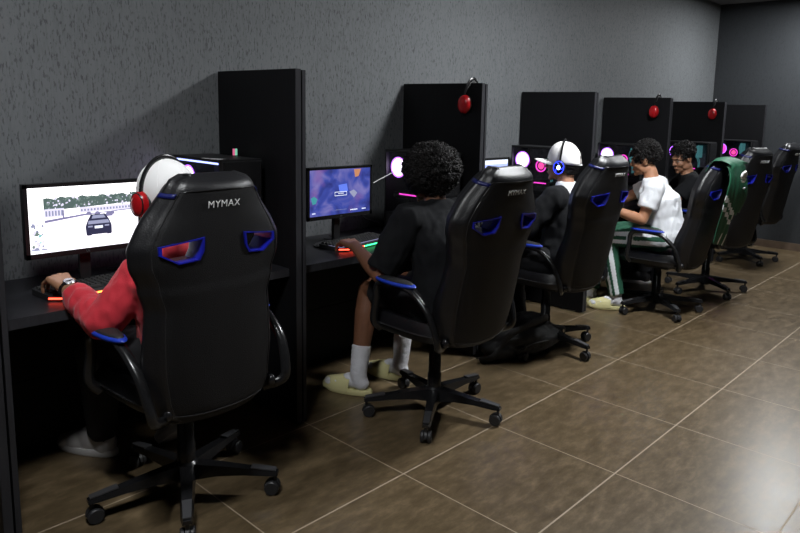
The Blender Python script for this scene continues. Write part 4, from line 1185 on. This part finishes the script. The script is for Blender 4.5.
b = bmesh.new(); curls_on(b, HM, (0, -.024, .058), (.086, .100, .080), 1300, lambda p: not (p.y > .05 and p.z < .06) and not (abs(p.x) > .06 and p.z < .015 and p.y > -.03) and p.z > -.045, .034, .0036, 6, .16); finish('locks', b, M['hair'], hb, 180)
localise(t)

# ---- headphones hung over the dividers
for x, y, s, l in ((1.3275, .095, 1, 'red headphones hanging over the divider just above the afro'),
                (3.9275, .125, 1, 'red headphones hanging over the divider above the white tee player\'s curly hair'),
                (5.2275, .10, 1, 'red headphones hanging over the divider nearest the far wall')):
    HMh = Matrix.Translation((x, y, 1.5355)) @ Matrix.Rotation(R(4), 4, 'X')
    headset(HMh, l, 'red', group='red headphones hung on the dividers', half=.062, R_=.105, zc=-.012, cs=1.18)

# ---- green jersey draped over the fourth chair's back
x, y, a = CH[3][:3]
TILT = R(13)
t = thing('jersey', 'green sports jersey with white stripes draped over a gaming chair back', 'jersey', (x, y, 0), R(a))
BM = Matrix.Translation((0, BACK_Y0, BACK_Z0-.05)) @ Matrix.Rotation(TILT, 4, 'X')
path = []  # (w, y) from inside front over the top and down the rear
for i in range(12): path.append((.60+.205*i/11, .075-.015*(i/11)**3))
for i in range(1, 8):
    th = math.pi*i/8; path.append((.810+.024*math.sin(th), .060*math.cos(th)+.0))
for i in range(34): path.append((.806-.58*i/33, -.062-.045*math.sin(min(1, i/12)*math.pi/2)))
b = bmesh.new(); g = {}; nu = 40
for i, (w, yy) in enumerate(path):
    rear = i > 18
    for j in range(nu+1):
        q = j/nu
        wide = .15+(.10*min(1, max(0, (i-18)/9)) if rear else 0)
        u = -.19-.02*min(1, max(0, i-18)/9)+(.30+.20*min(1, max(0, i-14)/9))*q
        k = max(0, (i-18))/34
        drop = .10*k*(q-.35)
        fold = .014*math.sin(q*17+w*5)*(min(1, .25+k*1.6))+.010*noise.noise(V((q*5, w*6, 0)))
        ww = w-drop
        sag = -.05*max(0, abs(u)-hw(min(.81, max(.05, w))) )
        g[i, j] = b.verts.new(BM @ V((u, yy+(-abs(fold)-.004 if rear else abs(fold)*.3+.004)+(0 if rear else .0)+(.5*max(0, abs(u)-hw(min(.81, w)))*(1 if rear else -1)*.6), ww+(.0 if i < 12 or i > 19 else -.10*max(0, abs(u)-.07)))))
for i in range(len(path)-1):
    for j in range(nu):
        u = j/nu; w = path[i][0]; rear = i > 18
        mi_ = 0; s_ = w+.22*(u)
        if rear:
            if .50 < s_ < .535 or .565 < s_ < .605: mi_ = 1 if u < .62 else 0
            if w < .33 and (.30 < u < .34 or .5 < u < .54): mi_ = 1
        if rear and u > .60 and w < .50-.1*(1-u): continue
        f = b.faces.new([g[i, j], g[i+1, j], g[i+1, j+1], g[i, j+1]]); f.material_index = mi_
bmesh.ops.delete(b, geom=[v for v in b.verts if not v.link_faces], context='VERTS')
jo = finish('cloth', b, None, t, 180, mats=[M['green'], M['whiteshirt']])
md = jo.modifiers.new('s', 'SOLIDIFY'); md.thickness = .003
b = bmesh.new(); rnd = random.Random(4)
for (cu, cw, s) in ((.02, .775, .030), (.055, .772, .026), (.085, .755, .022), (.045, .735, .022), (.08, .725, .018), (.11, .69, .018), (.10, .54, .014), (-.01, .30, .02), (-.02, .26, .018)):
    pass
jcrest = bmesh.new()
def on_jersey(u, w): return BM @ V((u, -.118, w))
for (cu, cw, s) in ((.0, .742, .026), (.035, .748, .026), (.068, .735, .022), (.05, .705, .020), (.09, .70, .017)):
    ring = [on_jersey(cu+s*math.cos(k), cw+s*.8*math.sin(k)) for k in [i*math.pi/8 for i in range(16)]]
    tube(jcrest, ring, s*.28, 6, True)
jb = bmesh.new(); tube(jb, [on_jersey(.12, .64), on_jersey(.15, .632), on_jersey(.155, .645)], .006, 6); finish('sleeve_print', jb, M['white'], jo, 60)
o = finish('crest_print', jcrest, M['white'], jo, 60); o['label'] = 'white crest print'

# ---- backpack on the floor
t = thing('backpack', 'black backpack lying on the tiles between the second and third gaming chairs', 'backpack', (1.62, -.12, 0), R(-14))
bm = bmesh.new()
for c, r in (((.02, 0, .085), (.29, .19, .085)), ((-.03, -.02, .12), (.23, .16, .085)), ((.08, .03, .14), (.17, .13, .075)), ((-.20, -.04, .06), (.12, .12, .06))): blob(bm, c, r, None, 24)
b = remeshed(bm, .008, 5, .010, 9)
for v in b.verts: v.co.z = max(.001, v.co.z)
bp_ = finish('bag_body', b, M['bag'], t, 180)
bm = bmesh.new(); blob(bm, (-.02, -.13, .07), (.16, .055, .055), None, 24); b = remeshed(bm, .007, 3, .006, 14)
for v in b.verts: v.co.z = max(.001, v.co.z)
finish('front_pocket', b, M['bag'], t, 180)
b = bmesh.new(); tube(b, curve_pts([(-.16, -.175, .08), (-.05, -.188, .105), (.08, -.182, .10), (.14, -.15, .07)], 8), .0035, 6); finish('zip', b, M['greycap'], t, 60)
b = bmesh.new(); tube(b, curve_pts([(.20, -.06, .13), (.27, -.10, .12), (.29, -.06, .06), (.26, .02, .05), (.20, .06, .1)], 8), .010, 8, flat=2); finish('carry_handle', b, M['bag'], t, 60)
b = bmesh.new(); tube(b, curve_pts([(.22, .02, .155), (.12, -.10, .215), (-.06, -.13, .20), (-.20, -.12, .15), (-.30, -.12, .05), (-.36, -.06, .014)], 8), .011, 8, flat=2.2); finish('shoulder_strap', b, M['bag'], t, 60)
b = bmesh.new(); box(b, .262, .276, -.11, -.095, .10, .12); finish('zip_pull', b, M['chrome'], t)

# ------------------------------------------------------------------ world, camera
w = bpy.data.worlds.new('world'); scn.world = w; w.use_nodes = True
w.node_tree.nodes['Background'].inputs[0].default_value = (.5, .52, .56, 1); w.node_tree.nodes['Background'].inputs[1].default_value = .02
cd = bpy.data.cameras.new('camera'); cam = bpy.data.objects.new('camera', cd); COL.objects.link(cam); scn.camera = cam
yaw, pitch, roll, fpx = .7332, .1495, .0251, 678.98
cy_, sy_, cp, sp = math.cos(yaw), math.sin(yaw), math.cos(pitch), math.sin(pitch)
F = V((cy_*cp, sy_*cp, -sp)); r0 = V((sy_, -cy_, 0)); u0 = r0.cross(F)
r_ = r0*math.cos(roll)+u0*math.sin(roll); u_ = -r0*math.sin(roll)+u0*math.cos(roll)
cam.matrix_world = Matrix(((r_.x, u_.x, -F.x, -1.8061), (r_.y, u_.y, -F.y, -2.4421), (r_.z, u_.z, -F.z, 1.4638), (0, 0, 0, 1)))
cd.sensor_width = 36; cd.lens = fpx/800*36; cd.clip_start = .05
cd.shift_x = -(432.41-400)/800; cd.shift_y = (214.24-266.5)/800
vs = scn.view_settings; vs.view_transform = 'Standard'; vs.look = 'None'; vs.gamma = 1; vs.exposure = 0.0; vs.use_curve_mapping = False
